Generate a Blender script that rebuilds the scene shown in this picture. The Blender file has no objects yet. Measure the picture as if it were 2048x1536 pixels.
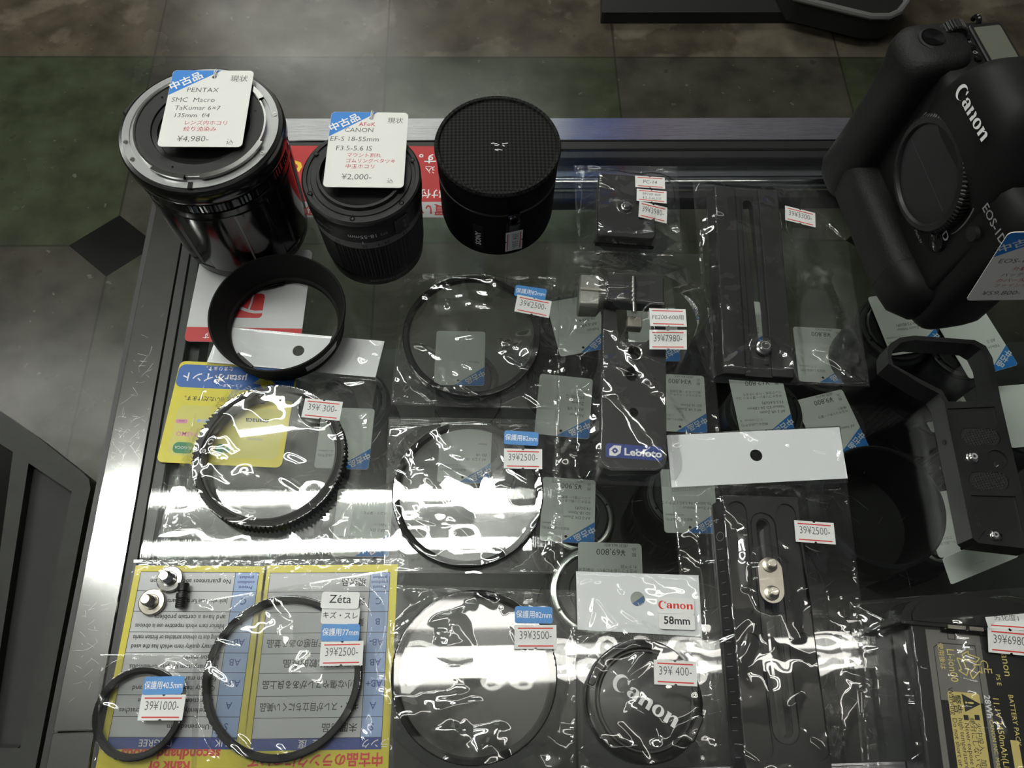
import bpy, bmesh, math, random
import numpy as np
from mathutils import Vector, Matrix
from mathutils.geometry import tessellate_polygon
PI = math.pi
scene = bpy.context.scene
COL = scene.collection

# ------------------------------------------------------------------ camera, world, lamps, exposure
ZG = 853.0                                   # height of the counter glass above the floor, mm
CF, CP, CR, CY, CH = 1600.33, 1.138862, 0.05880483, 0.07845134, 440.734   # focal px, pitch, roll, yaw, height over glass mm
_s, _c = math.sin, math.cos
_r0 = np.array([_c(CY), -_s(CY), 0]); _u0 = np.array([_s(CY)*_s(CP), _c(CY)*_s(CP), _c(CP)])
FWD = np.array([_s(CY)*_c(CP), _c(CY)*_c(CP), -_s(CP)])
RGT = _c(CR)*_r0 + _s(CR)*_u0; UPV = _c(CR)*_u0 - _s(CR)*_r0
def at(px, py, z=0.0):
    """point (mm, glass top at z = 0) seen at a photo pixel, at height z"""
    d = RGT*(px-1024) - UPV*(py-768) + FWD*CF
    t = (z-CH)/d[2]
    return np.array([0, 0, CH]) + d*t
cam_d = bpy.data.cameras.new('camera'); cam = bpy.data.objects.new('camera', cam_d); COL.objects.link(cam)
cam_d.sensor_width = 36; cam_d.lens = CF/2048*36; cam_d.clip_start = 0.01
_m = Matrix.Identity(4)
for i in range(3):
    _m[i][0] = RGT[i]; _m[i][1] = UPV[i]; _m[i][2] = -FWD[i]
_m[0][3] = 0; _m[1][3] = 0; _m[2][3] = (ZG+CH)/1000
cam.matrix_world = _m
scene.camera = cam
world = bpy.data.worlds.new('world'); scene.world = world; world.use_nodes = True
world.node_tree.nodes['Background'].inputs[0].default_value = (0.75, 0.80, 0.88, 1)
world.node_tree.nodes['Background'].inputs[1].default_value = 0.06
scene.view_settings.view_transform = 'Standard'; scene.view_settings.look = 'None'
scene.view_settings.gamma = 1.0; scene.view_settings.use_curve_mapping = False
scene.view_settings.exposure = 0.54
TUBE = 52.0                                  # radiance of the fluorescent tubes
try:
    scene.cycles.transparent_max_bounces = 32; scene.cycles.max_bounces = 10
    scene.cycles.sample_clamp_indirect = 6.0
    scene.cycles.caustics_reflective = False; scene.cycles.caustics_refractive = False
except Exception:
    pass

# ------------------------------------------------------------------ materials
def lin(c):
    if isinstance(c, str):
        c = [int(c[i:i+2], 16)/255 for i in (0, 2, 4)]
        c = [x/12.92 if x <= .04045 else ((x+.055)/1.055)**2.4 for x in c]
    return (c[0], c[1], c[2], 1)
M = {}
def mat(name, col, rough=.5, metal=0, bump=None, spec=.5, coat=0, vary=0, vscale=.02, emit=0):
    m = bpy.data.materials.new(name); m.use_nodes = True; M[name] = m
    nt = m.node_tree; b = nt.nodes['Principled BSDF']
    b.inputs['Base Color'].default_value = lin(col); b.inputs['Roughness'].default_value = rough
    b.inputs['Metallic'].default_value = metal; b.inputs['Specular IOR Level'].default_value = spec
    b.inputs['Coat Weight'].default_value = coat; b.inputs['Coat Roughness'].default_value = .08
    if emit:
        b.inputs['Emission Color'].default_value = lin(col); b.inputs['Emission Strength'].default_value = emit
    tc = nt.nodes.new('ShaderNodeTexCoord')
    if vary:
        n = nt.nodes.new('ShaderNodeTexNoise'); n.inputs['Scale'].default_value = 1/vscale; n.inputs['Detail'].default_value = 5
        nt.links.new(tc.outputs['Object'], n.inputs['Vector'])
        mx = nt.nodes.new('ShaderNodeMix'); mx.data_type = 'RGBA'; mx.blend_type = 'MULTIPLY'; mx.inputs[0].default_value = 1
        mr = nt.nodes.new('ShaderNodeMapRange'); mr.inputs[3].default_value = 1-vary; mr.inputs[4].default_value = 1+vary
        mr.inputs[1].default_value = .3; mr.inputs[2].default_value = .7
        nt.links.new(n.outputs['Fac'], mr.inputs[0]); mx.inputs[6].default_value = lin(col)
        nt.links.new(mr.outputs[0], mx.inputs[7]); nt.links.new(mx.outputs[2], b.inputs['Base Color'])
        mr2 = nt.nodes.new('ShaderNodeMapRange'); mr2.inputs[3].default_value = max(.02, rough*.75); mr2.inputs[4].default_value = min(1, rough*1.3)
        nt.links.new(n.outputs['Fac'], mr2.inputs[0]); nt.links.new(mr2.outputs[0], b.inputs['Roughness'])
    if bump:
        kind, sc, st = bump
        if kind == 'weave':
            mp = nt.nodes.new('ShaderNodeMapping'); nt.links.new(tc.outputs['Object'], mp.inputs[0]); mp.inputs['Rotation'].default_value = (0, 0, PI/4)
            w1 = nt.nodes.new('ShaderNodeTexChecker'); w1.inputs['Scale'].default_value = 1/sc
            nt.links.new(mp.outputs[0], w1.inputs['Vector']); out = w1.outputs['Fac']
            w1.inputs['Color1'].default_value = lin([q*1.9 for q in col]); w1.inputs['Color2'].default_value = lin([q*.25 for q in col]); nt.links.new(w1.outputs['Color'], b.inputs['Base Color'])
        elif kind == 'voronoi':
            w1 = nt.nodes.new('ShaderNodeTexVoronoi'); w1.inputs['Scale'].default_value = 1/sc
            nt.links.new(tc.outputs['Object'], w1.inputs['Vector']); out = w1.outputs['Distance']
        elif kind == 'brush':
            mp = nt.nodes.new('ShaderNodeMapping'); nt.links.new(tc.outputs['Object'], mp.inputs[0])
            mp.inputs['Scale'].default_value = (1/sc, .02/sc, 1/sc) if st > 0 else (.02/sc, 1/sc, 1/sc)
            w1 = nt.nodes.new('ShaderNodeTexNoise'); w1.inputs['Scale'].default_value = 1; w1.inputs['Detail'].default_value = 4
            nt.links.new(mp.outputs[0], w1.inputs['Vector']); out = w1.outputs['Fac']
        else:
            w1 = nt.nodes.new('ShaderNodeTexNoise'); w1.inputs['Scale'].default_value = 1/sc; w1.inputs['Detail'].default_value = 3
            nt.links.new(tc.outputs['Object'], w1.inputs['Vector']); out = w1.outputs['Fac']
        bp = nt.nodes.new('ShaderNodeBump'); bp.inputs['Strength'].default_value = abs(st); bp.inputs['Distance'].default_value = .0003
        nt.links.new(out, bp.inputs['Height']); nt.links.new(bp.outputs[0], b.inputs['Normal'])
    return m
def clear(name, mult, rough, tint=(1, 1, 1), haze=0.0, bump=None, ior=1.5):
    """thin clear sheet: what lies behind shows through, its surface reflects by Fresnel"""
    m = bpy.data.materials.new(name); m.use_nodes = True; M[name] = m
    nt = m.node_tree; nt.nodes.remove(nt.nodes['Principled BSDF']); out = nt.nodes['Material Output']
    tr = nt.nodes.new('ShaderNodeBsdfTransparent'); tr.inputs[0].default_value = (*tint, 1)
    gl = nt.nodes.new('ShaderNodeBsdfGlossy'); gl.inputs['Roughness'].default_value = rough; gl.inputs['Color'].default_value = (1, 1, 1, 1)
    geo = nt.nodes.new('ShaderNodeNewGeometry'); dt = nt.nodes.new('ShaderNodeVectorMath'); dt.operation = 'DOT_PRODUCT'
    nt.links.new(geo.outputs['Normal'], dt.inputs[0]); nt.links.new(geo.outputs['Incoming'], dt.inputs[1])
    def mm(op, a, b, clamp=False):
        n = nt.nodes.new('ShaderNodeMath'); n.operation = op; n.use_clamp = clamp
        for k, v in enumerate((a, b)):
            if isinstance(v, (int, float)): n.inputs[k].default_value = v
            elif v is not None: nt.links.new(v, n.inputs[k])
        return n.outputs[0]
    f0 = ((ior-1)/(ior+1))**2                 # Schlick's Fresnel, the same from either side of the sheet
    sch = mm('ADD', mm('MULTIPLY', mm('POWER', mm('SUBTRACT', 1.0, mm('ABSOLUTE', dt.outputs['Value'], None), True), 5.0), 1-f0), f0)
    class mu: outputs = [mm('MULTIPLY', sch, mult, True)]
    base = tr.outputs[0]
    if haze:
        df = nt.nodes.new('ShaderNodeBsdfDiffuse'); df.inputs[0].default_value = (.8, .8, .8, 1)
        mh = nt.nodes.new('ShaderNodeMixShader'); mh.inputs[0].default_value = haze
        nt.links.new(base, mh.inputs[1]); nt.links.new(df.outputs[0], mh.inputs[2]); base = mh.outputs[0]
    mx = nt.nodes.new('ShaderNodeMixShader'); nt.links.new(mu.outputs[0], mx.inputs[0])
    nt.links.new(base, mx.inputs[1]); nt.links.new(gl.outputs[0], mx.inputs[2]); nt.links.new(mx.outputs[0], out.inputs[0])
    if bump:
        tc = nt.nodes.new('ShaderNodeTexCoord'); prev = None
        for sc, st, rot, stretch in bump:
            mp = nt.nodes.new('ShaderNodeMapping'); nt.links.new(tc.outputs['Object'], mp.inputs[0])
            mp.inputs['Rotation'].default_value = (0, 0, rot); mp.inputs['Scale'].default_value = (1/sc, stretch/sc, 1/sc)
            n = nt.nodes.new('ShaderNodeTexNoise'); n.inputs['Scale'].default_value = 1; n.inputs['Detail'].default_value = 3
            nt.links.new(mp.outputs[0], n.inputs['Vector'])
            bp = nt.nodes.new('ShaderNodeBump'); bp.inputs['Strength'].default_value = st; bp.inputs['Distance'].default_value = .0003
            nt.links.new(n.outputs['Fac'], bp.inputs['Height'])
            if prev: nt.links.new(prev, bp.inputs['Normal'])
            prev = bp.outputs[0]
        nt.links.new(prev, gl.inputs['Normal']); nt.links.new(prev, dt.inputs[0])
    return m
mat('black_plastic', (.008, .008, .008), .45, spec=.4)
mat('ring_black', (.007, .007, .007), .55, spec=.12)
mat('black_satin', (.014, .014, .0145), .33, vary=.2)
mat('black_matte', (.008, .008, .008), .75, spec=.25)
mat('black_metal', (.013, .013, .013), .42, spec=.4, vary=.15)
mat('black_gloss', (.006, .006, .006), .12)
mat('lens_paint', (.006, .006, .006), .16, spec=.6)
mat('grey_metal', (.026, .026, .026), .42, spec=.35)
mat('grip_rubber', (.007, .007, .007), .6, spec=.3, bump=('voronoi', .0012, .5))
mat('camera_skin', (.005, .005, .005), .58, spec=.28, bump=('noise', .0005, .12))
mat('rubber', (.010, .010, .010), .55)
mat('gear_rubber', (.014, .0135, .013), .6, spec=.3)
mat('fabric', (.010, .010, .010), .85, spec=.2, bump=('weave', .0017, 1.0))
mat('fabric_plain', (.005, .005, .005), .9, spec=.12, bump=('noise', .0006, .6))
mat('silver', (.75, .74, .72), .18, metal=1, vary=.1)
mat('polished', (.85, .85, .84), .10, metal=1)
mat('flange', (.55, .55, .56), .30, metal=1)
mat('warm_silver', (.62, .58, .50), .30, metal=1)
mat('lever_grey', (.30, .30, .27), .42, metal=.7)
mat('band_grey', (.15, .15, .145), .45)
mat('paper', (.80, .80, .78), .55)
mat('paper_cool', (.80, .82, .84), .5)
mat('sticker_white', (.76, .76, .75), .5)
mat('dimmed_paper', (.52, .53, .54), .45, coat=.3)  # white paper greyed in its colour to stand for dimming under glass
mat('tag_white', (.78, .77, .74), .5)
mat('ink', (.02, .02, .022), .6)
mat('ink_grey', (.10, .10, .11), .6)
mat('ink_pale', (.28, .28, .29), .6)
mat('ink_red', (.55, .02, .06), .6)
mat('stripe_red', (.62, .035, .03), .5)
mat('tag_blue', (.02, .20, .62), .5)
mat('label_blue', (.06, .24, .58), .45)
mat('print_white', (.82, .82, .82), .5)
mat('card_red', (.45, .012, .015), .4)
mat('card_yellow', (.62, .54, .02), .4, vary=.06)
mat('card_pale', (.56, .52, .10), .4)
mat('card_blue', (.01, .10, .38), .4)
mat('navy', (.015, .045, .26), .4)
mat('col_blue', (.28, .40, .66), .45)
mat('yellow_c', (.85, .55, .02), .5)
mat('pink', (.65, .25, .38), .5)
mat('green', (.04, .22, .10), .5)
mat('badge_blue', (.025, .05, .24), .35)
mat('gold_print', (.75, .62, .20), .45)
mat('warn_yellow', (.60, .49, .17), .45)
mat('grey_panel', (.17, .165, .15), .4)  # even grey panels laid over the top of the battery case
mat('steel', (.74, .74, .73), .075, metal=1, bump=('brush', .0010, .018), vary=.06)
mat('steel_x', (.60, .60, .63), .16, metal=1, bump=('brush', .0006, -.22), vary=.08)
mat('gasket', (.012, .012, .012), .38)
mat('dark_board', (.030, .030, .028), .6, vary=.2)
mat('cabinet', (.05, .05, .05), .5)
mat('stand_metal', (.017, .018, .016), .45, metal=.3, vary=.3)
mat('stand_black', (.006, .006, .006), .6)
mat('lcd', (.11, .115, .09), .2)
mat('string', (.75, .75, .72), .7)
mat('ceiling', (.24, .24, .235), .8)
mat('wall', (.30, .30, .32), .8)
mat('fixture', (.22, .22, .22), .5)
mat('reflector_grey', (.42, .40, .45), .6)
mat('sign_blue', (.03, .12, .45), .5)
mat('tube', (.975, 1, .925), .5, emit=TUBE)
mat('tube_old', (1, .98, .90), .5, emit=TUBE*.17)
mat('cap_black', (.012, .012, .012), .3)
mat('cap_face', (.030, .030, .031), .38)
mat('grey_edge', (.16, .16, .155), .4)
mat('floor_trim', (.10, .10, .095), .4)
clear('counter_glass', .95, .012, (.93, .955, .94), bump=[(.0005, .06, .5, .02), (.0005, .06, -.7, .02), (.0006, .05, 1.4, .02)])
clear('filter_glass', .8, .008, (.95, .955, .95))
clear('film', 1.9, .022, (.985, .985, .985), haze=.008)
clear('laminate', 1.0, .05, (1, 1, 1), bump=[(.004, .25, 0, 1)])
mat('scratch', (.75, .75, .74), .38, metal=1)
clear('glass_scratch', 6.0, .30, (.97, .97, .97), haze=.02)
def lamp_mat_fix():
    for q in ('tube', 'tube_old'):
        b = M[q].node_tree.nodes['Principled BSDF']; b.inputs['Base Color'].default_value = (0, 0, 0, 1)
lamp_mat_fix()
# floor: worn vinyl tiles, tan aisle beyond, green and grey squares, black diamonds on one row of corners
def floor_mat():
    m = bpy.data.materials.new('vinyl_floor'); m.use_nodes = True; M['vinyl_floor'] = m
    nt = m.node_tree; N = nt.nodes; L = nt.links; b = N['Principled BSDF']
    tc = N.new('ShaderNodeTexCoord'); sp = N.new('ShaderNodeSeparateXYZ'); L.new(tc.outputs['Object'], sp.inputs[0])
    def math_(op, a, bb=None, clamp=False):
        n = N.new('ShaderNodeMath'); n.operation = op; n.use_clamp = clamp
        for k, v in enumerate((a, bb)):
            if v is None: continue
            if isinstance(v, (int, float)): n.inputs[k].default_value = v
            else: L.new(v, n.inputs[k])
        return n.outputs[0]
    def mix(f, a, bb):
        n = N.new('ShaderNodeMix'); n.data_type = 'RGBA'
        for k, v in ((0, f), (6, a), (7, bb)):
            if isinstance(v, (int, float)): n.inputs[k].default_value = v
            elif isinstance(v, tuple): n.inputs[k].default_value = v
            else: L.new(v, n.inputs[k])
        return n.outputs[2]
    def noise(sc, det=4):
        n = N.new('ShaderNodeTexNoise'); n.inputs['Scale'].default_value = sc; n.inputs['Detail'].default_value = det
        L.new(tc.outputs['Object'], n.inputs['Vector']); return n.outputs['Fac']
    def step(v, lo, hi):
        n = N.new('ShaderNodeMapRange'); n.inputs[1].default_value = lo; n.inputs[2].default_value = hi; L.new(v, n.inputs[0]); return n.outputs[0]
    TX, TY, X0, Y0 = .5, .487, .293, .896
    u = math_('DIVIDE', math_('SUBTRACT', sp.outputs[0], X0), TX); v = math_('DIVIDE', math_('SUBTRACT', sp.outputs[1], Y0), TY)
    iu = math_('FLOOR', u); iv = math_('FLOOR', v)
    par = math_('ABSOLUTE', math_('SUBTRACT', math_('MODULO', math_('ADD', math_('ADD', iu, iv), 40), 2.0), 0.0))
    col = mix(par, lin((.052, .049, .038)), lin((.043, .051, .029)))
    far = math_('GREATER_THAN', v, 1.0)
    col = mix(far, col, lin((.074, .062, .043)))
    near = math_('LESS_THAN', v, 0.0)
    col = mix(math_('MULTIPLY', near, .5), col, lin((.050, .045, .036)))
    pale = math_('MULTIPLY', math_('LESS_THAN', math_('ABSOLUTE', math_('SUBTRACT', u, .5)), .49), .085)
    worn = step(math_('ADD', noise(3.4, 6), pale), .545, .57)
    col = mix(math_('MULTIPLY', math_('MULTIPLY', worn, far), .6), col, lin((.150, .132, .098)))
    mott = noise(14, 6)
    mm = N.new('ShaderNodeMapRange'); mm.inputs[1].default_value = .3; mm.inputs[2].default_value = .7; mm.inputs[3].default_value = .62; mm.inputs[4].default_value = 1.35; L.new(mott, mm.inputs[0])
    mul = N.new('ShaderNodeMix'); mul.data_type = 'RGBA'; mul.blend_type = 'MULTIPLY'; mul.inputs[0].default_value = 1; L.new(col, mul.inputs[6]); L.new(mm.outputs[0], mul.inputs[7]); col = mul.outputs[2]
    spots = step(noise(55, 2), .70, .76)
    col = mix(math_('MULTIPLY', spots, .6), col, lin((.16, .155, .12)))
    dark = step(noise(28, 3), .68, .74)
    col = mix(math_('MULTIPLY', dark, .5), col, lin((.02, .02, .016)))
    fu = math_('SUBTRACT', u, math_('ROUND', u)); fv = math_('SUBTRACT', v, math_('ROUND', v))
    au = math_('ABSOLUTE', fu); av = math_('ABSOLUTE', fv)
    seam = math_('LESS_THAN', math_('MINIMUM', math_('MULTIPLY', au, TX), math_('MULTIPLY', av, TY)), .0022)
    col = mix(math_('MULTIPLY', seam, .6), col, lin((.018, .017, .013)))
    dia = math_('LESS_THAN', math_('ADD', au, math_('MULTIPLY', av, 1.15)), .165)
    rowd = math_('LESS_THAN', math_('ABSOLUTE', v), .4)
    dia = math_('MULTIPLY', dia, rowd)
    col = mix(dia, col, lin((.004, .004, .004))); b.inputs['Specular IOR Level'].default_value = .3
    L.new(col, b.inputs['Base Color'])
    rr = N.new('ShaderNodeMapRange'); rr.inputs[3].default_value = .15; rr.inputs[4].default_value = .34; L.new(noise(6, 5), rr.inputs[0])
    L.new(rr.outputs[0], b.inputs['Roughness'])
    bp = N.new('ShaderNodeBump'); bp.inputs['Strength'].default_value = .25; bp.inputs['Distance'].default_value = .002
    L.new(noise(20, 4), bp.inputs['Height']); L.new(bp.outputs[0], b.inputs['Normal'])
floor_mat()

# ------------------------------------------------------------------ mesh building
def V(*a): return np.array(a, float)
class Frame:
    """local axes in mm: right, up-the-page, out"""
    def __init__(s, o, ax=(1, 0, 0), ay=(0, 1, 0), az=None):
        s.o = np.array(o, float); s.ax = np.array(ax, float); s.ay = np.array(ay, float)
        s.az = np.cross(s.ax, s.ay) if az is None else np.array(az, float)
    def __call__(s, x, y, z=0): return s.o + s.ax*x + s.ay*y + s.az*z
    def moved(s, x, y, z=0, rot=0):
        a = math.radians(rot); return Frame(s(x, y, z), s.ax*_c(a)+s.ay*_s(a), s.ay*_c(a)-s.ax*_s(a), s.az)
def pxframe(px, py, dx, dy, z=0, flip=False):
    """flat frame on a level plane, its x axis along a photo direction"""
    o = at(px, py, z); a = at(px+dx*40, py+dy*40, z)-o; a /= np.linalg.norm(a)
    return Frame(o, a, V(-a[1], a[0], 0), V(0, 0, 1))
W0 = Frame((0, 0, 0))
_gc = {}
def glyphs(s, bold=0.0, shear=0.0):
    k = (s, bold, shear)
    if k not in _gc:
        c = bpy.data.curves.new('txt', 'FONT'); c.body = s; c.size = 1; c.resolution_u = 2; c.offset = bold; c.shear = shear
        o = bpy.data.objects.new('txt', c); COL.objects.link(o); bpy.context.view_layer.update()
        ev = o.evaluated_get(bpy.context.evaluated_depsgraph_get()); me = ev.to_mesh()
        vs = np.array([v.co[:2] for v in me.vertices]) if len(me.vertices) else np.zeros((0, 2))
        fs = [tuple(p.vertices) for p in me.polygons]; ev.to_mesh_clear()
        bpy.data.objects.remove(o); bpy.data.curves.remove(c)
        _gc[k] = (vs, fs)
    return _gc[k]
def circle(cx, cy, r, n=24, a0=0, a1=2*PI, close=True):
    k = n if close and abs(a1-a0-2*PI) < 1e-6 else n+1
    return [(cx+r*_c(a0+(a1-a0)*i/n), cy+r*_s(a0+(a1-a0)*i/n)) for i in range(k)]
def rrect(x0, y0, x1, y1, r, n=5):
    p = []
    for cx, cy, a in ((x1-r, y1-r, 0), (x0+r, y1-r, PI/2), (x0+r, y0+r, PI), (x1-r, y0+r, 1.5*PI)):
        p += [(cx+r*_c(a+PI/2*i/n), cy+r*_s(a+PI/2*i/n)) for i in range(n+1)]
    return p
def capsule(x0, y0, x1, y1, r, n=10):
    a = math.atan2(y1-y0, x1-x0)
    return [(x1+r*_c(a-PI/2+PI*i/n), y1+r*_s(a-PI/2+PI*i/n)) for i in range(n+1)] + [(x0+r*_c(a+PI/2+PI*i/n), y0+r*_s(a+PI/2+PI*i/n)) for i in range(n+1)]
class MB:
    def __init__(s): s.v = []; s.f = []; s.m = []
    def add(s, vs, fs, m):
        k = len(s.v); s.v += [tuple(p) for p in vs]
        for f in fs: s.f.append(tuple(i+k for i in f)); s.m.append(m)
    def poly(s, fr, pts, z, m, holes=()):
        s.prism(fr, pts, z, z, m, holes, flat=True)
    def prism(s, fr, pts, z0, z1, m, holes=(), flat=False, side=None, taper=0):
        loops = [list(pts)]+[list(h) for h in holes]
        allp = [p for l in loops for p in l]
        tris = tessellate_polygon([[Vector((p[0], p[1], 0)) for p in l] for l in loops])
        n = len(allp)
        if flat:
            s.add([fr(x, y, z1) for x, y in allp], tris, m); return
        top = [fr(x, y, z1) for x, y in allp]
        if taper:
            c = np.mean(loops[0], 0); top = [fr(*(np.array(p)+(c-np.array(p))*taper), z1) for p in allp]
        vs = [fr(x, y, z0) for x, y in allp]+top
        s.add(vs, [tuple(t) for t in tris]+[tuple(i+n for i in t) for t in tris], m)
        k = 0
        for l in loops:
            q = len(l)
            s.add([vs[k+i] for i in range(q)]+[vs[n+k+i] for i in range(q)], [(i, (i+1) % q, (i+1) % q+q, i+q) for i in range(q)], side or m)
            k += q
    def box(s, fr, x0, y0, z0, x1, y1, z1, m): s.prism(fr, [(x0, y0), (x1, y0), (x1, y1), (x0, y1)], z0, z1, m)
    def bevbox(s, fr, x0, y0, z0, x1, y1, z1, m, r=1.0, b=.6):
        s.loft(fr, [(rrect(x0+b, y0+b, x1-b, y1-b, r), z0), (rrect(x0, y0, x1, y1, r+b), z0+b), (rrect(x0, y0, x1, y1, r+b), z1-b), (rrect(x0+b, y0+b, x1-b, y1-b, r), z1)], m)
    def loft(s, fr, secs, m, cap=True):
        n = len(secs[0][0]); vs = []
        for pts, z in secs:
            vs += [fr(p[0], p[1], z) for p in pts]
        fs = []
        for k in range(len(secs)-1):
            for i in range(n): j = (i+1) % n; fs.append((k*n+i, k*n+j, k*n+n+j, k*n+n+i))
        if cap: fs += [tuple(range(n)), tuple((len(secs)-1)*n+i for i in range(n))]
        s.add(vs, fs, m)
    def lathe(s, fr, prof, m, n=64, closed=False, rmod=None, a0=0, a1=2*PI, cap=False):
        full = abs(a1-a0-2*PI) < 1e-6; k = n if full else n+1; vs = []
        for i in range(k):
            a = a0+(a1-a0)*i/n
            for q in prof:
                r = q[0]
                if rmod and len(q) > 2: r += rmod(a)*q[2]
                vs.append(fr(r*_c(a), r*_s(a), q[1]))
        p = len(prof); fs = []
        for i in range(n):
            j = (i+1) % k
            for t in range(p if closed else p-1):
                u = (t+1) % p; fs.append((i*p+t, j*p+t, j*p+u, i*p+u))
        if cap: fs += [tuple(i*p for i in range(k)), tuple(i*p+p-1 for i in range(k))]
        s.add(vs, fs, m)
    def tube(s, path, r, m, n=8, close=False):
        P = [np.array(p, float) for p in path]; vs = []; fs = []; q = len(P)
        for i in range(q):
            t = (P[(i+1) % q] if close or i < q-1 else P[i])-(P[i-1] if close or i > 0 else P[i]); t = t/(np.linalg.norm(t)+1e-9)
            a = np.cross(t, V(0, 0, 1)) if abs(t[2]) < .9 else np.cross(t, V(1, 0, 0)); a /= np.linalg.norm(a); b = np.cross(t, a)
            rr = r[i] if isinstance(r, (list, tuple)) else r
            vs += [P[i]+rr*(a*_c(2*PI*k/n)+b*_s(2*PI*k/n)) for k in range(n)]
        for i in range(q if close else q-1):
            j = (i+1) % q
            for k in range(n): l = (k+1) % n; fs.append((i*n+k, i*n+l, j*n+l, j*n+k))
        if not close: fs += [tuple(range(n)), tuple((q-1)*n+k for k in range(n))]
        s.add(vs, fs, m)
    def text(s, fr, t, x, y, h, m, z=.05, bold=0.0, align='c', w=None, rot=0, shear=0.0, cyl=None, maxw=None):
        """cap height h mm, baseline at y; cyl = (radius, angle0) wraps it on a cylinder about fr"""
        vs, fs = glyphs(t, bold, shear)
        if not len(vs): return
        k = h/.71; P = vs*k; x0, x1 = P[:, 0].min(), P[:, 0].max(); sx = 1
        if w: sx = w/(x1-x0)
        elif maxw and x1-x0 > maxw: sx = maxw/(x1-x0)
        off = {'c': (x0+x1)/2, 'l': x0, 'r': x1}[align]
        X = (P[:, 0]-off)*sx; Y = P[:, 1]
        a = math.radians(rot); X, Y = x+X*_c(a)-Y*_s(a), y+X*_s(a)+Y*_c(a)
        if cyl:
            R, a0, sg = cyl; pts = [fr(R*_c(a0+sg*xx/R), R*_s(a0+sg*xx/R), z+sg*yy) for xx, yy in zip(X, Y)]
        else: pts = [fr(xx, yy, z) for xx, yy in zip(X, Y)]
        s.add(pts, fs, m)
    def line(s, fr, x0, y0, x1, y1, w, m, z=.05):
        d = np.array([x1-x0, y1-y0]); d = d/np.linalg.norm(d)*w/2; nx, ny = -d[1], d[0]
        s.poly(fr, [(x0+nx, y0+ny), (x0-nx, y0-ny), (x1-nx, y1-ny), (x1+nx, y1+ny)], z, m)
    def build(s, name, parent=None, base=None, smooth=35, bevel=0):
        vs = np.array(s.v, float)
        if base is None: base = np.array(parent['_b']) if parent is not None else V(*( (vs.min(0)+vs.max(0))/2 )[:2], vs[:, 2].min())
        me = bpy.data.meshes.new(name); me.from_pydata([tuple(p) for p in (vs-base)/1000], [], s.f)
        names = list(dict.fromkeys(s.m))
        for q in names: me.materials.append(M[q])
        me.polygons.foreach_set('material_index', [names.index(q) for q in s.m])
        bm = bmesh.new(); bm.from_mesh(me)
        bmesh.ops.recalc_face_normals(bm, faces=bm.faces)
        if smooth:
            lim = math.radians(smooth)
            for f in bm.faces: f.smooth = True
            for e in bm.edges:
                if len(e.link_faces) == 2 and e.calc_face_angle(0) > lim: e.smooth = False
        bm.to_mesh(me); bm.free()
        o = bpy.data.objects.new(name, me); COL.objects.link(o)
        pb = np.array(parent['_b']) if parent is not None else V(0, 0, -ZG)
        o.location = (np.array(base)-pb)/1000
        if parent is not None: o.parent = parent
        o['_b'] = [float(q) for q in base]
        if bevel:
            bv = o.modifiers.new('bevel', 'BEVEL'); bv.width = bevel/1000; bv.segments = 2; bv.limit_method = 'ANGLE'; bv.angle_limit = .6
        return o
LABELS = []
def tag_(o, label, cat, group=None, kind=None):
    o['label'] = label; o['category'] = cat
    if group: o['group'] = group
    if kind: o['kind'] = kind
    return o
def thing(name, label, cat, base, group=None, kind=None):
    o = bpy.data.objects.new(name, None); COL.objects.link(o); o.empty_display_size = .01
    base = np.array(base, float); o['_b'] = [float(q) for q in base]
    o.location = (base-V(0, 0, -ZG))/1000
    return tag_(o, label, cat, group, kind)
def struct(o): o['kind'] = 'structure'; return o
# ------------------------------------------------------------------ the room
def loc(fr, px, py):
    d = at(px, py, fr.o[2])-fr.o; return float(d@fr.ax), float(d@fr.ay)
b = MB(); b.box(W0, -4500, -2500, -ZG-30, 4500, 6500, -ZG, 'vinyl_floor'); o = struct(b.build('floor', base=V(0, 0, -ZG)))
b = MB(); b.box(W0, -4500, -2500, 1900, 4500, 6500, 1940, 'ceiling'); struct(b.build('ceiling'))
b = MB(); b.box(W0, -4500, 6500, -ZG, 4500, 6560, 1900, 'wall'); struct(b.build('wall_back'))
def fixture(x0, x1, ys, label, m='tube'):
    yc = sum(ys)/2; w = abs(ys[1]-ys[0])/2-4
    t = thing('fluorescent_light', label, 'ceiling light', ((x0+x1)/2, yc, 1800), 'fluorescent lights on the ceiling')
    b = MB(); b.loft(W0, [([(x0-30, yc-w*.9), (x1+30, yc-w*.9), (x1+30, yc+w*.9), (x0-30, yc+w*.9)], 1900), ([(x0-30, yc-w), (x1+30, yc-w), (x1+30, yc+w), (x0-30, yc+w)], 1850)], 'fixture'); b.build('housing', t)
    for y in ys:
        b = MB(); b.tube([(x0, y, 1808), (x1, y, 1808)], 14, m, 14); b.build('tube', t)
fixture(-1142, 56, (540, 683), 'twin tube ceiling light reflected in the left half of the glass')
fixture(-250, 990, (193, 246), 'twin tube ceiling light reflected at the front right of the glass', 'tube_old')
fixture(-2800, -1600, (1650, 1790), 'twin tube ceiling light over the aisle to the left')
fixture(-1800, -600, (4350, 4490), 'twin tube ceiling light far beyond the counter')
fixture(-2800, -1600, (-700, -560), 'unseen twin tube light added as fill behind the counter on the left')  # added fill lamp, no known fixture at this spot
fixture(-900, 300, (3350, 3490), 'unseen twin tube light added as fill over the aisle beyond the counter')  # another added lamp, spreads the light directions from beyond the counter
t = thing('sign_with_reflectors', 'unseen blue sign panel with grey and white boards added to lighten the back rail', 'sign', (1300, 1795, 1150))  # grey and white sections are added reflectors that brighten the back rail
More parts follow.
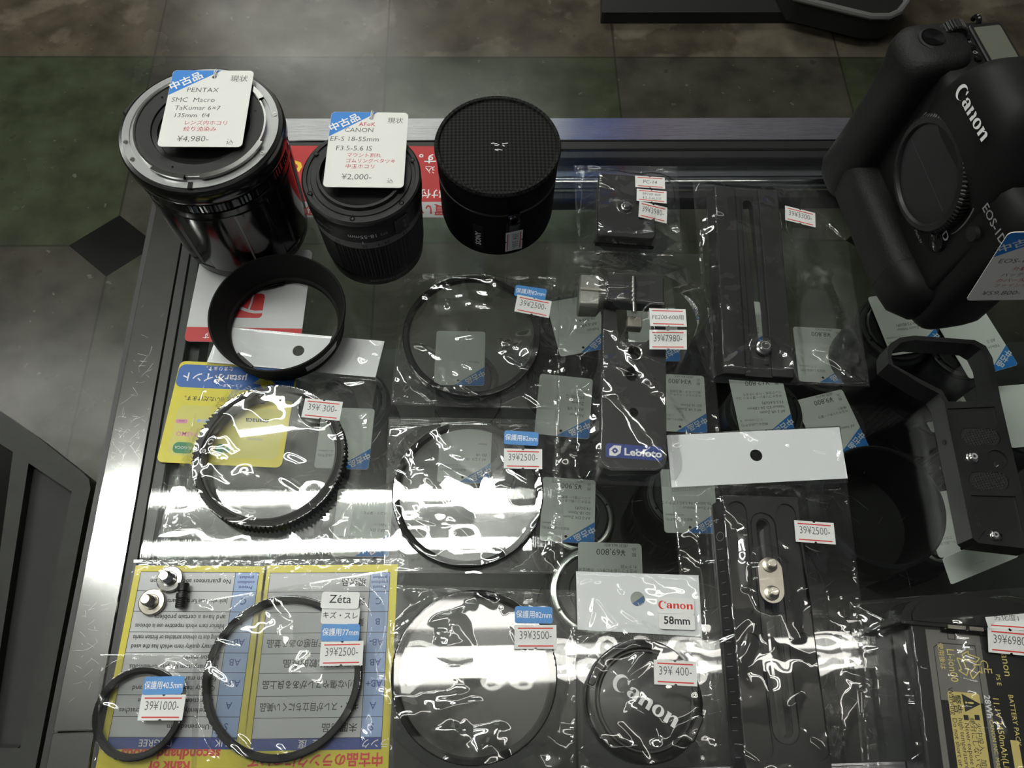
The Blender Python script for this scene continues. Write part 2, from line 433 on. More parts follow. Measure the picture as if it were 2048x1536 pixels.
b = MB(); b.box(W0, 480, 1785, 1150, 2600, 1805, 1880, 'reflector_grey'); b.build('board', t)
b = MB(); b.box(W0, -900, 1785, 1150, 236, 1805, 1880, 'paper'); o = b.build('board', t); o['label'] = 'white board added to lighten the left of the back rail'
b = MB(); b.box(W0, 240, 1785, 1150, 455, 1805, 1880, 'sign_blue'); b.build('end_panel', t)
b = MB(); b.box(W0, 455, 1785, 1150, 480, 1805, 1880, 'card_red'); b.build('edge_strip', t)
# dark things on the aisle floor
def floor_poly(pts, z=-ZG): return [tuple(at(x, y, z)[:2]) for x, y in pts]
b = MB(); zt = -ZG+30
p = floor_poly([(1204, -60), (1204, 25), (1722, 24), (1790, -60)], zt); b.prism(W0, p, -ZG, zt, 'stand_black')
tag_(b.build('base_plate', bevel=6), 'flat black base plate lying across the aisle floor at the top', 'base plate')
b = MB(); zt = -ZG+90
q = [(1560, -60), (1590, -4), (1640, 8), (1700, 23), (1742, 33), (1778, 33), (1798, 24), (1812, 6), (1822, -60)]
p = floor_poly(q, zt); b.prism(W0, p, -ZG+32, zt, 'stand_black')
t = thing('padded_case', 'black case with rounded corner and grey piping on the aisle floor', 'case', (p[4][0], p[4][1], -ZG+31))
b.build('body', t, bevel=8); b = MB(); b.tube([(x, y, zt) for x, y in p], 7, 'grey_edge', 8); b.build('piping', t)
# low dark stand at the left
zs = -420
def sp(*a): return [tuple(at(x, y, zs)[:2]) for x, y in a]
outer = sp((-160, 712), (60, 862), (165, 945), (178, 958), (181, 978), (172, 1015), (66, 1560), (-170, 1560))
pan1 = sp((57, 926), (143, 983), (40, 1496), (-30, 1496))
pan2 = sp((-140, 800), (26, 904), (-26, 1300), (-160, 1300))
t = thing('display_stand', 'low dark metal stand with black inset panel left of the counter', 'stand', (*np.mean(outer, 0), -ZG))
b = MB(); b.prism(W0, outer, zs-40, zs, 'stand_metal', holes=[pan1, pan2]); b.build('top_frame', t, bevel=3)
b = MB(); b.prism(W0, pan1, zs-20, zs-12, 'stand_black'); b.build('inset_panel', t)
b = MB(); b.prism(W0, pan2, zs-20, zs-8, 'black_gloss'); b.build('glass_panel', t)
b = MB(); c0 = np.mean(outer, 0); b.prism(W0, [tuple(np.array(q)*.94+c0*.06) for q in outer], -ZG, zs-40, 'stand_black'); b.build('cabinet', t)

# ------------------------------------------------------------------ the display counter
XR, YB, YF = 640, 412, -29
cnt = thing('display_counter', 'glass topped display counter with scratched stainless steel frame', 'display counter', (200, 190, -ZG))
def part(name, mb, parent=cnt, **k): return mb.build(name, parent, **k)
b = MB(); b.bevbox(W0, -218, 14.8, -26, -197, 391, .4, 'steel', .4, .5); part('side_rail', b)
b = MB(); b.bevbox(W0, -218, 391.2, -26, XR, 412, .4, 'steel_x', .4, .5); part('back_rail', b)
b = MB(); b.bevbox(W0, -218, -29, -26, -197, 14.2, .4, 'steel', .4, .5); part('corner_rail', b)
b = MB(); b.bevbox(W0, -196.8, -29, -26, XR, -9, .4, 'steel_x', .4, .5); part('front_rail', b)
b = MB(); b.box(W0, -223.5, -29, -34, -218, 412, -5, 'gasket'); part('edge_trim', b)
b = MB()
b.bevbox(W0, -197, -9, -12, -190.5, 391, -.3, 'gasket', .8, .6); b.bevbox(W0, -190.5, -9, -12, -184, 391, -1.1, 'gasket', .8, .6)
b.bevbox(W0, -184, 383, -12, XR, 391, .1, 'gasket', .8, .8); b.bevbox(W0, -184, 376, -12, XR, 383, -.9, 'gasket', .8, .8)
part('gasket', b)
b = MB(); b.box(W0, -190, -9, -5.2, XR, 383, -.2, 'counter_glass'); part('glass_top', b)
b = MB(); b.box(W0, -190, 366, -14, XR, 384, -8, 'steel_x'); b.tube([(-190, 361, -9), (XR, 361, -9)], 4.5, 'steel_x', 16); b.box(W0, -190, 351, -26, XR, 357, -13, 'gasket')
b.box(W0, -192, -9, -22, -178, 384, -8, 'gasket'); part('glass_support', b)
b = MB(); b.box(W0, -190, 372, -350, XR, 377, -26, 'counter_glass'); part('back_pane', b)
b = MB(); b.box(W0, -205, -25, -350, -200, 390, -26, 'counter_glass'); part('side_pane', b)
b = MB(); b.box(W0, -215, -25, -372, XR, 408, -350, 'dark_board'); part('bottom_shelf', b)
b = MB(); b.box(W0, -205, -20, -ZG, XR-6, 398, -372, 'cabinet'); part('base_cabinet', b)
for x in (-208, XR-6):
    for y in (-16, 398):
        b = MB(); b.box(W0, x-6, y-6, -350, x+6, y+6, -26, 'steel'); part('corner_post', b)
def scratches(mb, n, x0, x1, y0, y1, z, m, seed, lmax=16, w=.09):
    r = random.Random(seed)
    for k in range(n):
        x, y, a, L = r.uniform(x0, x1), y0+(y1-y0)*r.betavariate(2, 2), r.choice((.5, .8, 2.3, 2.6, 1.2, 0.1))+r.gauss(0, .35), r.uniform(2, lmax)*r.random()+1
        q = [(x, y), (x+L*.5*_c(a), y+L*.5*_s(a)), (x+L*_c(a+.08), y+L*_s(a+.08))]
        if all(x0 <= u <= x1 for u, v in q): 
            for p_, q_ in zip(q, q[1:]): mb.line(W0, *p_, *q_, w*r.uniform(.5, 1.3), m, z)
b = MB(); scratches(b, 150, -217, -198, 10, 260, .43, 'scratch', 3, 11, .05); scratches(b, 170, -217, -198, 80, 180, .43, 'scratch', 5, 8, .06); o = part('rail_scratches', b); o['label'] = 'fine bright scratches in the steel side rail'; o['kind'] = 'stuff'
b = MB(); scratches(b, 240, -186, -60, 55, 210, -.17, 'glass_scratch', 7, 14, .08); scratches(b, 90, 110, 215, 10, 100, -.17, 'glass_scratch', 8, 12, .08); scratches(b, 60, 50, 240, 60, 200, -.17, 'glass_scratch', 9, 22, .08); o = part('glass_scratches', b); o['label'] = 'fine scratches in the counter glass'; o['kind'] = 'stuff'

# ------------------------------------------------------------------ flat cards on the glass
def card180(tl, tr, br, z):
    a, c, d = at(*tl, z), at(*tr, z), at(*br, z)
    ax = (a-c)/np.linalg.norm(a-c); ay = V(-ax[1], ax[0], 0)
    return Frame(d, ax, ay, V(0, 0, 1)), float(np.linalg.norm(a-c)), float((c-d)@-ay)
# red and yellow notice under the back lenses
f, w, h = card180((548, 292), (962, 294), (962, 436), .35)
b = MB(); b.prism(f, [(0, 0), (w, 0), (w, -h), (0, -h)], 0, .4, 'dimmed_paper')
yb = loc(f, 700, 404)[1]; b.poly(f, [(0, yb), (w, yb), (w, -h), (0, -h)], .45, 'card_red')
def ct(mb, fr, s, px, py, hh, m, bold=.02, **k):
    x, y = loc(fr, px, py); mb.text(fr, s, x, y-hh/2, hh, m, z=k.pop('z', .5), bold=bold, **k)
ct(b, f, 'C', 590, 335, 10, 'card_yellow' if 0 else 'yellow_c', .05)
ct(b, f, 'す。', 855, 318, 6.5, 'print_white', .02); ct(b, f, 'まけ付', 872, 388, 5.5, 'print_white', .02); ct(b, f, '買い', 868, 420, 7, 'card_red', .02)
ct(b, f, '取', 618, 422, 6, 'card_red', .02); ct(b, f, '込', 860, 340, 5, 'print_white', .0)
tag_(b.build('notice_card'), 'red notice card with white strip lying under the two lenses', 'card')
# white card with red logo and strip
f, w, h = card180((397, 496), (617, 500), (601, 687), .35)
b = MB(); out = rrect(0, -h, w, 0, 3.5); b.prism(f, out, 0, .4, 'dimmed_paper')
ys_ = loc(f, 480, 656)[1]; b.poly(f, [p for p in rrect(0, -60, w, 0, 3.5) if p[1] > ys_]+[(0, ys_), (w, ys_)][::1] if 0 else rrect(0.05, ys_, w-.05, -.05, 3.2), .45, 'card_red')
b.poly(f, [(0.05, ys_), (w-.05, ys_), (w-.05, ys_+5), (.05, ys_+5)], .44, 'card_red')
x0, y0 = loc(f, 531, 588); x1, y1 = loc(f, 468, 636)
b.poly(f, rrect(x0, y0, x1+2, y1, 2.5), .45, 'card_red')
pts = [loc(f, *p) for p in ((480, 616), (495, 622), (510, 625), (532, 624))]
for p, q in zip(pts, pts[1:]): b.line(f, *p, *q, 2.0, 'dimmed_paper', .5)
pts = [loc(f, *p) for p in ((497, 622), (503, 606), (508, 588))]
for p, q in zip(pts, pts[1:]): b.line(f, *p, *q, 1.2, 'dimmed_paper', .5)
ct(b, f, 'ます', 420, 672, 3.4, 'print_white', 0)
tag_(b.build('point_card'), 'white card with a red logo and red strip, under the lens hood', 'card')
# yellow and blue payment card
f, w, h = card180((354, 722), (590, 733), (563, 936), .35)
b = MB(); b.prism(f, rrect(0, -h, w, 0, 3.5), 0, .4, 'card_yellow')
x0, y0 = loc(f, 586, 785); x1, y1 = loc(f, 361, 728)
b.poly(f, rrect(max(x0, 0), y1+.2, x1, y0, 4), .45, 'card_blue') if y1 < y0 else b.poly(f, rrect(max(x0, 0), y0, x1, y1, 4), .45, 'card_blue')
x0, y0 = loc(f, 571, 931); x1, y1 = loc(f, 340, 806)
b.poly(f, rrect(3, min(y0, y1)+1, w-5, max(y0, y1)-3, 4), .44, 'card_pale')
ct(b, f, 'μstarポイント', 430, 756, 4.6, 'print_white', .015, maxw=42); ct(b, f, 'ミュースター', 462, 772, 1.7, 'print_white', 0); ct(b, f, 'たまります。', 440, 738, 2.2, 'print_white', 0)
cx, cy = loc(f, 530, 762); st = [(cx+(7 if i % 2 == 0 else 3.4)*_s(PI*i/5), cy+(7 if i % 2 == 0 else 3.4)*_c(PI*i/5)) for i in range(10)]
b.poly(f, st, .5, 'card_yellow'); ct(b, f, 'mustar', 528, 762, 1.2, 'card_blue', 0, z=.55)
ct(b, f, '電子マネーご利用いただけます。', 450, 800, 2.5, 'ink', .01, maxw=48); ct(b, f, 'manaca', 514, 843, 3.2, 'ink', .02)
cx, cy = loc(f, 364, 843); b.poly(f, rrect(cx-3.4, cy-1.3, cx+3.4, cy+1.3, 1), .5, 'pink'); ct(b, f, 'toica', 364, 843, 1.2, 'ink', 0, z=.55)
cx, cy = loc(f, 415, 843); b.poly(f, rrect(cx-6, cy-1, cx+6, cy+1, .5), .5, 'col_blue')
ct(b, f, 'PASMO', 374, 869, 2.8, 'pink', .02); ct(b, f, 'nimoco', 510, 880, 2.0, 'ink_pale', 0)
cx, cy = loc(f, 367, 896); b.poly(f, rrect(cx-6, cy-3.4, cx+6, cy+3.4, 3), .5, 'green'); ct(b, f, 'SUGOCA', 367, 896, 1.7, 'print_white', .0, z=.55)
cx, cy = loc(f, 440, 898); b.poly(f, circle(cx, cy, 3.0), .5, 'green'); b.poly(f, circle(cx-4.2, cy+.6, 1.7), .5, 'green')
tag_(b.build('payment_card'), 'yellow payment sign card with blue panel and star, under the gear ring bag', 'card')
# the two rank sheets, each sealed in clear film
def rank(tl, tr, br, xcol, rows, title, bar, label, big):
    f, w, h = card180(tl, tr, br, .35)
    t = thing('rank_sheet', label, 'sign sheet', (*f(w/2, -h/2)[:2], .1), 'laminated rank sheets on the glass')
    xr = (tr[0]+br[0])/2
    yy = [loc(f, xr-60, q)[1] for q in (1499, 1475, 1434, 1390.6, 1345, 1306, 1265, 1224, 1183, 1145)]
    b = MB(); b.prism(f, [(0, 0), (w, 0), (w, -h), (0, -h)], 0, .3, 'card_yellow')
    b.poly(f, [(4, yy[0]), (w-3.5, yy[0]), (w-3.5, yy[-1]), (4, yy[-1])], .34, 'dimmed_paper')
    b.poly(f, [(4, yy[1]), (xcol, yy[1]), (xcol, yy[-1]), (4, yy[-1])], .37, 'col_blue')
    b.poly(f, [(4, yy[0]), (w-3.5, yy[0]), (w-3.5, yy[1]), (4, yy[1])], .40, 'navy')
    for q in yy[1:]: b.line(f, 4, q, w-3.5, q, .28, 'ink', .43)
    for q in (4, xcol, w-3.5): b.line(f, q, yy[0], q, yy[-1], .28, 'ink', .43)
    for (lab, lines), a, c in zip(rows, yy[1:], yy[2:]):
        mid = (a+c)/2
        if lab == 'P':
            for k, s_ in enumerate(('Present', 'condition', 'product')): b.text(f, s_, 4+(xcol-4)/2, mid+2.1-k*2.6, 1.7, 'navy', .46, .015)
        else: b.text(f, lab, 4+(xcol-4)/2, mid-1.8, 3.4, 'navy', .46, .01)
        n = len(lines); hh = 2.4 if not big else 3.2
        for k, s_ in enumerate(lines):
            b.text(f, s_, xcol+2, mid-hh/2+(n-1)*2.3-k*4.6, hh, 'ink', .46, .012, align='l', maxw=w-xcol-8)
    for k, (s_, y) in enumerate(title): b.text(f, s_, w/2, y, 4.6, 'stripe_red', .46, .03, maxw=w-6)
    for s_, x in bar: b.text(f, s_, x*w, (yy[0]+yy[1])/2-1.7, 3.3, 'print_white', .46, .0)
    b.build('printed_sheet', t)
    b = MB(); b.poly(f, [(-3.5, 2), (w+1.2, 2), (w+1.2, -h-3), (-3.5, -h-3)], .9, 'laminate'); b.build('clear_film', t)
rank((262, 1131), (525, 1133), (481, 1548), 16.5, [('S', ['Unopened item']), ('A', ['Excellently pure item with scratches', 'or friction marks not visible']), ('AB+', ['Quality item but scratches and', 'friction marks are visible']), ('AB', ['Ordinary item in spite of obvious', 'friction marks']), ('AB-', ['Ordinary quality item which has the used', 'feeling due to obvious scratches or friction marks']), ('B', ['Inferior item which repetitive use is obvious', 'and have a certain problem']), ('C', ['Junk which use for taking parts or mechanics']), ('P', ['No guarantees about operation'])],
     [('Rank of', -5.5), ('secondhand goods', -11)], [('RANK', .12), ('DEGREE', .62)], 'laminated English rank sheet with yellow border under two silver screws', False)
rank((534, 1131), (800, 1129), (776, 1548), 14.5, [('S', ['未開封品']), ('A', ['キズ・スレが目立ちにくい美品']), ('AB+', ['微小な傷やスレがある良上品']), ('AB', ['使用感が比較的良品']), ('AB-', ['傷が目立ち使用感のある並品']), ('B', ['難が有り']), ('C', ['ジャンク']), ('P', ['現状品'])],
     [('中古品のランクについて', -9)], [('ランク', .1), ('程  度', .55)], 'laminated Japanese rank sheet with yellow border under the 77mm filter', True)

# ------------------------------------------------------------------ price tags and stickers
def price_sticker(mb, fr, price, w=22, h=12, red='stripe_red', ink='ink_grey', notch=True):
    n = .8; o = [(-w/2, h/2)]
    def arc(cx, cy, a0, a1): return [(cx+n*_c(a0+(a1-a0)*k/5), cy+n*_s(a0+(a1-a0)*k/5)) for k in range(6)]
    o += arc(0, h/2, PI, 2*PI)+[(w/2, h/2), (w/2, -h/2)]+arc(0, -h/2, 0, PI)+[(-w/2, -h/2)]
    mb.prism(fr, o, 0, .15, 'sticker_white')
    for y in (h*.36, -h*.38): mb.poly(fr, [(-w*.42, y-.32), (w*.42, y-.32), (w*.42, y+.32), (-w*.42, y+.32)], .2, red)
    mb.text(fr, price, 0, -1.2, h*.36, ink, .24, -.006, w=w*.76)
def hand_label(mb, fr, lines, w=21, h=12):
    mb.prism(fr, [(-w/2, h/2), (-.8, h/2), (0, h/2-.8), (.8, h/2), (w/2, h/2), (w/2, -h/2), (.8, -h/2), (0, -h/2+.8), (-.8, -h/2), (-w/2, -h/2)], 0, .15, 'sticker_white')
    for y in (h*.37, -h*.37): mb.poly(fr, [(-w*.42, y-.3), (w*.42, y-.3), (w*.42, y+.3), (-w*.42, y+.3)], .2, 'stripe_red')
    n = len(lines)
    for k, s_ in enumerate(lines): mb.text(fr, s_, 0, -1.2+(n-1)*1.5-k*3.1, 2.7 if n == 1 else 2.0, 'ink', .24, -.008, shear=.12, maxw=w*.86)
def round_label(mb, fr, s_, w, h, m, tm, r=1.4, bold=.006, th=None):
    mb.prism(fr, rrect(-w/2, -h/2, w/2, h/2, r), 0, .14, m); mb.text(fr, s_, 0, -h*.16, th or h*.34, tm, .2, bold, maxw=w*.94)
def used_tag(tl, tr, z, label, lines, flip=False, group=None, string=True, w=46.0, h=56.0, tilt=None, name='price_tag'):
    """card tag: blue corner with the used-goods mark, punched hole, written lines (text, x, y from top, cap, ink, align)"""
    if tilt is None:
        a, c = at(*tl, z), at(*tr, z); ax = (c-a)/np.linalg.norm(c-a); fr = Frame(a, ax, V(-ax[1], ax[0], 0), V(0, 0, 1)); w = float(np.linalg.norm(c-a)); h = w*56/46
    else: fr = tilt
    k = w/46
    t = thing(name, label, 'price tag', fr(w/2, -h/2)-V(0, 0, .2), group)
    b = MB(); hole = circle(24*k, -5*k, 1.25*k, 14)[::-1]
    b.prism(fr, rrect(0, -h, w, 0, 2.6*k), 0, .45, 'tag_white', holes=[hole])
    b.poly(fr, [(.1, -2.6*k), (.8*k, -.8*k), (2.6*k, -.1), (27.5*k, -.1), (.1, -19*k)], .48, 'tag_blue')
    b.text(fr, '中古品', 9.6*k, -10.2*k, 4.6*k, 'print_white', .55, .022, rot=31, w=19*k)
    for s_, x, y, hh, ink, al in lines: b.text(fr, s_, x*k, -y*k, hh*k, ink, .55, -.006 if ink != 'print' else 0, align=al, shear=.05)
    b.build('card', t)
    if string:
        b = MB(); p0 = fr(24*k, -5*k, .6); b.tube([p0+fr.ay*d*k+V(0, 0, q) for d, q in ((-.6, -.6), (.3, .5), (2, 1.2), (4.2, .6), (6.5, -.6))], .35, 'string', 6)
        b.tube([p0+fr.ax*1.1*(1 if d > 3 else .4)*k+fr.ay*d*k+V(0, 0, q) for d, q in ((-.4, -.4), (1, .9), (3.4, 1.0), (6.0, -.8))], .3, 'string', 6); b.build('string', t)
    return fr
# ------------------------------------------------------------------ three things at the back of the glass
def Fz(x, y, z=0, rot=0): a = math.radians(rot); return Frame((x, y, z), V(_c(a), _s(a), 0), V(-_s(a), _c(a), 0), V(0, 0, 1))
# big medium format lens standing on its front, mount up
LX, LY = -155.5, 318
t = thing('camera_lens', 'big black lens standing mount up with a polished silver flange, at the left', 'camera lens', (LX, LY, .3)); f = Fz(LX, LY)
def flute(a):
    q = (a*9/PI/2) % 1; return -1.0 if q < .28 else (0.9*_s((q-.28)/.72*PI)**.5)
b = MB(); b.lathe(f, [(30, 2), (34, .3), (38.6, .3), (39.4, 1.5), (39.4, 9), (38.8, 10)], 'lens_paint', 96); b.build('front_rim', t)
b = MB(); b.lathe(f, [(38.8, 10), (40.2, 11, .6), (41.2, 30, 1), (42.2, 58, 1), (42.4, 66, .4), (41.6, 67)], 'lens_paint', 216, rmod=flute); b.build('focus_ring', t, smooth=22)
b = MB(); b.lathe(f, [(41.6, 67), (42.6, 67.5), (42.6, 72), (41.6, 72.5), (41.6, 74), (43, 75), (43, 80), (42, 81)], 'lens_paint', 96)
b.lathe(f, [(43.2, 74.5, .35), (43.2, 80.2, .35)], 'lens_paint', 240, rmod=lambda a: 1 if int(a*120/PI) % 2 else 0); b.build('aperture_ring', t, smooth=22)
b = MB(); b.lathe(f, [(42, 81), (44.6, 83), (45.2, 85), (45.2, 92), (44.4, 93.6), (42.6, 93.8)], 'lens_paint', 96)
b.prism(f, [(43, -.4), (43, -.1), (45.25, -.1), (45.25, -.4)], 86, 89, 'print_white'); b.build('mount_collar', t)
b = MB(); b.lathe(f, [(42.6, 93.6), (42.4, 94.8), (38.6, 94.8), (38.4, 94.0), (34.6, 94.0), (34.4, 90)], 'flange', 96)
b.box(f.moved(0, -40.8), -1.3, -1.9, 94.2, 1.3, 2.2, 95.0, 'black_matte'); fl = b.build('mount_flange', t)
for a in (-28, 12, 196, 215, 60):
    g = f.moved(40.5*_c(math.radians(a)), 40.5*_s(math.radians(a)), 0, a); b = MB(); b.prism(g, circle(0, 0, 1.35, 14), 94.7, 95.15, 'silver'); b.prism(g, [(-.9, -.15), (.9, -.15), (.9, .15), (-.9, .15)], 95.1, 95.2, 'ink'); b.build('screw', fl)
b = MB()
for a0, a1 in ((-125, -95), (-82, -20), (30, 95)):
    b.lathe(f, [(35.2, 94), (35.2, 97.2), (38.0, 97.2), (38.0, 95.6), (36.6, 95.2), (36.6, 94)], 'polished', 40, a0=math.radians(a0), a1=math.radians(a1), closed=True, cap=True)
b.lathe(f, [(34.8, 94), (34.9, 96.4), (35.9, 96.4), (36, 94)], 'polished', 96); b.build('bayonet_ring', t)
b = MB(); b.lathe(f, [(34.8, 95.8), (33.5, 96.0), (27, 95.2), (26.6, 94.2), (24, 93.2), (23.6, 92), (20, 90.5), (0, 90.5)], 'black_plastic', 72)
for a in (250, 20, 140): b.prism(f.moved(31*_c(math.radians(a)), 31*_s(math.radians(a))), circle(0, 0, .6, 8), 95.7, 95.95, 'black_gloss')
b.build('rear_baffle', t)
b = MB(); g = f.moved(46*_c(math.radians(152)), 46*_s(math.radians(152)), 0, 152+90); b.bevbox(g, -10, -3.5, 78, 10, 3, 90, 'black_plastic', 2, 1); b.build('side_lever', t)
used_tag((347.5, 141.5), (508.7, 142.8), 98.2, 'price tag written ¥4,980 on top of the big silver flanged lens', [
    ('現状', 38.2, 8, 3.6, 'ink_grey', 'c'), ('PENTAX', 19, 16.6, 3.4, 'ink_grey', 'c'), ('SMC  Macro', 2.7, 24, 3.4, 'ink_grey', 'l'), ('TaKumar 6×7', 5.4, 29.8, 3.2, 'ink_grey', 'l'),
    ('135mm  f/4', 6.2, 35.2, 3.1, 'ink_grey', 'l'), ('レンズ内ホコリ', 12.6, 40.4, 2.5, 'ink_red', 'l'), ('絞り油染み', 12.4, 44.9, 2.6, 'ink_red', 'l'), ('¥4,980-', 10.2, 52.4, 4.0, 'ink_grey', 'l'), ('込', 39, 54, 3, 'ink_grey', 'c')])
# kit zoom standing mount up
EX, EY = -70, 303
t = thing('camera_lens', 'small black zoom lens with a grey band standing mount up between big lens and pouch', 'camera lens', (EX, EY, .3)); f = Fz(EX, EY)
b = MB(); b.lathe(f, [(24, 1), (27, .3), (29.4, .3), (30, 1.2), (30, 9), (31, 10), (31, 11.4), (30.6, 12)], 'black_plastic', 96)
b.text(f, 'IMAGE STABILIZER', 0, 0, 2.2, 'ink_pale', 7, 0, w=26, cyl=(30.15, math.radians(-70), -1)); b.build('front_ring', t)
b = MB(); b.lathe(f, [(30.6, 12), (31.0, 13, .6), (32.2, 44, .6), (31.8, 45)], 'rubber', 288, rmod=lambda a: (0.6 if (a*54/PI) % 1 < .55 else -.6)*(.25 if 3.6 < a % (2*PI) < 4.1 else 1)); b.build('zoom_ring', t, smooth=20)
b = MB(); b.lathe(f, [(31.8, 45), (32.7, 45.2), (33, 51.4), (32.4, 51.8)], 'band_grey', 96)
for s_, a in (('55', -118), ('35', -89), ('24', -66), ('18', -45)): b.text(f, s_, 0, 0, 2.6, 'ink', 49.4, .01, cyl=(33.15, math.radians(a), -1))
b.prism(f.moved(33.1*_c(math.radians(-75)), 33.1*_s(math.radians(-75)), 0, 15), circle(0, 0, .5, 8), 47.5, 48.5, 'ink'); b.build('zoom_scale_ring', t)
b = MB(); b.lathe(f, [(32.4, 51.8), (33.4, 52.2), (34.1, 62), (34.1, 67), (33.4, 68)], 'black_plastic', 96)
b.text(f, 'EFS', 0, 0, 2.3, 'ink_pale', 59.6, 0, cyl=(34.1, math.radians(-68), -1)); b.text(f, '18-55mm', 0, 0, 3.2, 'print_white', 60.2, 0, cyl=(34.1, math.radians(-89), -1)); b.text(f, '0.25m/0.8ft', 0, 0, 1.8, 'ink_pale', 60.2, 0, cyl=(34.1, math.radians(-130), -1))
b.prism(f.moved(33.6*_c(math.radians(-90)), 33.6*_s(math.radians(-90))), [(-.25, -.25), (.25, -.25), (.25, .25), (-.25, .25)], 51.6, 53.4, 'print_white'); b.build('barrel', t)
b = MB(); g = f.moved(34*_c(math.radians(-48)), 34*_s(math.radians(-48)), 0, 42); b.bevbox(g, -5, -1.6, 54, 5, 1.2, 66, 'black_satin', 1, .5)
gg = Frame(g(0, -1.75, 60), -g.ax, V(0, 0, -1)); b.text(gg, 'AF MF', 0, -1, 2, 'ink_pale', .05, 0, rot=90); b.build('focus_switch', t)
b = MB(); b.lathe(f, [(33.4, 68), (34.2, 68.6), (34.2, 70.6), (33.2, 71.6), (31.2, 71.6), (30.8, 70.8), (29, 70.8), (28.6, 71.6), (25.6, 71.6), (25, 74), (23.4, 74), (23, 69), (20, 68), (0, 68)], 'black_satin', 96)
mp_ = b.build('mount_plate', t)
for a in (-96, -40, 20, 150, 205):
    g = f.moved(31.0*_c(math.radians(a)), 31.0*_s(math.radians(a)), 0, a); b = MB(); b.prism(g, circle(0, 0, 1.5, 14), 70.8, 71.75, 'black_gloss'); b.line(g, -.9, 0, .9, 0, .25, 'ink_grey', 71.8); b.line(g, 0, -.9, 0, .9, .25, 'ink_grey', 71.8); b.build('screw', mp_)
used_tag((663.5, 224.5), (817, 226.8), 75.5, 'price tag written ¥2,000 on top of the small zoom lens', [
    ('現状', 38.5, 8, 3.4, 'ink_grey', 'c'), ('AFoK', 17, 10.8, 3.0, 'ink_red', 'l'), ('CANON', 9, 15.4, 3.3, 'ink_grey', 'l'), ('EF-S 18-55mm', 1.2, 22.4, 3.5, 'ink_grey', 'l'), ('F3.5-5.6 IS', 5.2, 29.4, 3.6, 'ink_grey', 'l'),
    ('マウント割れ', 12, 34, 2.4, 'ink_red', 'l'), ('ゴムリングベタツキ', 11.8, 38.1, 2.3, 'ink_red', 'l'), ('中玉ホコリ', 11.8, 42.3, 2.5, 'ink_red', 'l'), ('¥2,000-', 10.2, 50.5, 4.0, 'ink_grey', 'l'), ('込', 38, 52.6, 2.8, 'ink_grey', 'c')])
# padded pouch
PX, PY = 9, 330
t = thing('lens_pouch', 'black round fabric pouch with woven lid beside the small zoom lens', 'pouch', (PX, PY, .3)); f = Fz(PX, PY)
b = MB(); b.lathe(f, [(0, .3), (33, .3), (35.5, 2), (36.6, 8), (36.8, 38), (36.4, 44)], 'fabric_plain', 96); b.build('body', t)
b = MB(); b.lathe(f, [(36.4, 45.5), (36.9, 48), (37.2, 62), (36.6, 64)], 'fabric_plain', 96); b.build('lid_band', t)
b = MB(); b.lathe(f, [(36.2, 44), (37.0, 44.3), (37.0, 45.4), (36.2, 45.7)], 'rubber', 160, rmod=None); b.build('zipper', t)
b = MB(); b.lathe(f, [(35.2, 63.8), (37.4, 63.4), (38.1, 65), (37.4, 66.8), (35.6, 66.6), (35.0, 65.2), (33, 65.6), (0, 66.4)], 'fabric', 128); b.build('lid_top', t)
b = MB(); g = f.moved(0, -2.5, 66.6); rnd = random.Random(4)
for k in range(14): x, y = rnd.uniform(-4.4, 4.4), rnd.choice((2.6, 1.4, .6, -1.8, -2.2, -2)); b.line(g, x, y, x+rnd.uniform(.8, 2.4), y+rnd.uniform(-.5, .5), .45, 'print_white', .02)
b.build('worn_print', t)
a = math.radians(-110); b = MB(); R_ = 36.95
def cyl_patch(mb, fr, R, a0, half, z0, z1, m, n=8, th=.3):
    vs = []
    for k in range(n+1):
        aa = a0+(k/n*2-1)*half/R
        for r in (R, R+th):
            for z in (z0, z1): vs.append(fr(r*_c(aa), r*_s(aa), z))
    fs = []
    for k in range(n):
        i = k*4; j = i+4; fs += [(i+2, j+2, j+3, i+3), (i, i+1, j+1, j), (i+1, i+3, j+3, j+1), (i, j, j+2, i+2)]
    mb.add(vs, fs+[(0, 1, 3, 2), (n*4, n*4+2, n*4+3, n*4+1)], m)
cyl_patch(b, f, 36.8, a, 3.6, 10, 33, 'black_matte')
def cyl_text_v(mb, fr, s_, R, a0, zc, h, m, bold=.03):
    vs, fs = glyphs(s_, bold); P = vs*h/.71; x0 = (P[:, 0].max()+P[:, 0].min())/2
    mb.add([fr((R)*_c(a0+(-(y-h/2))/R), R*_s(a0+(-(y-h/2))/R), zc+(x-x0)) for x, y in P], fs, m)
cyl_text_v(b, f, 'SONY', 37.2, a, 20, 3.6, 'print_white'); b.build('brand_label', t)
b = MB(); cyl_patch(b, f, 37, math.radians(-92), 6.5, 52, 62, 'fabric_plain', th=.8); b.build('lid_tab', t)
a = math.radians(-76); g = f.moved(38.2*_c(a), 38.2*_s(a), 0, -76+90)
b = MB(); b.bevbox(g, -4, -.8, 44, 4, .9, 47.5, 'black_gloss', .6, .4); b.tube([g(3*_c(q), -1.2+.4*_s(q), 42+3.5*_s(q)) for q in np.linspace(0, 2*PI, 17)[:-1]], .9, 'black_gloss', 8, close=True)
b.bevbox(g, -4.6, -2.2, 30, 4.6, -.4, 40, 'black_plastic', 1.6, .5); b.build('zipper_pull', t)
b = MB(); g2 = Frame(g(0, -2.3, 23), V(0, 0, 1), -g.ax); price_sticker(b, Frame(g2.o, V(0, 0, -1), g.ax, -g.ay), '39¥ 500-', 20, 11); b.build('price_sticker', t)
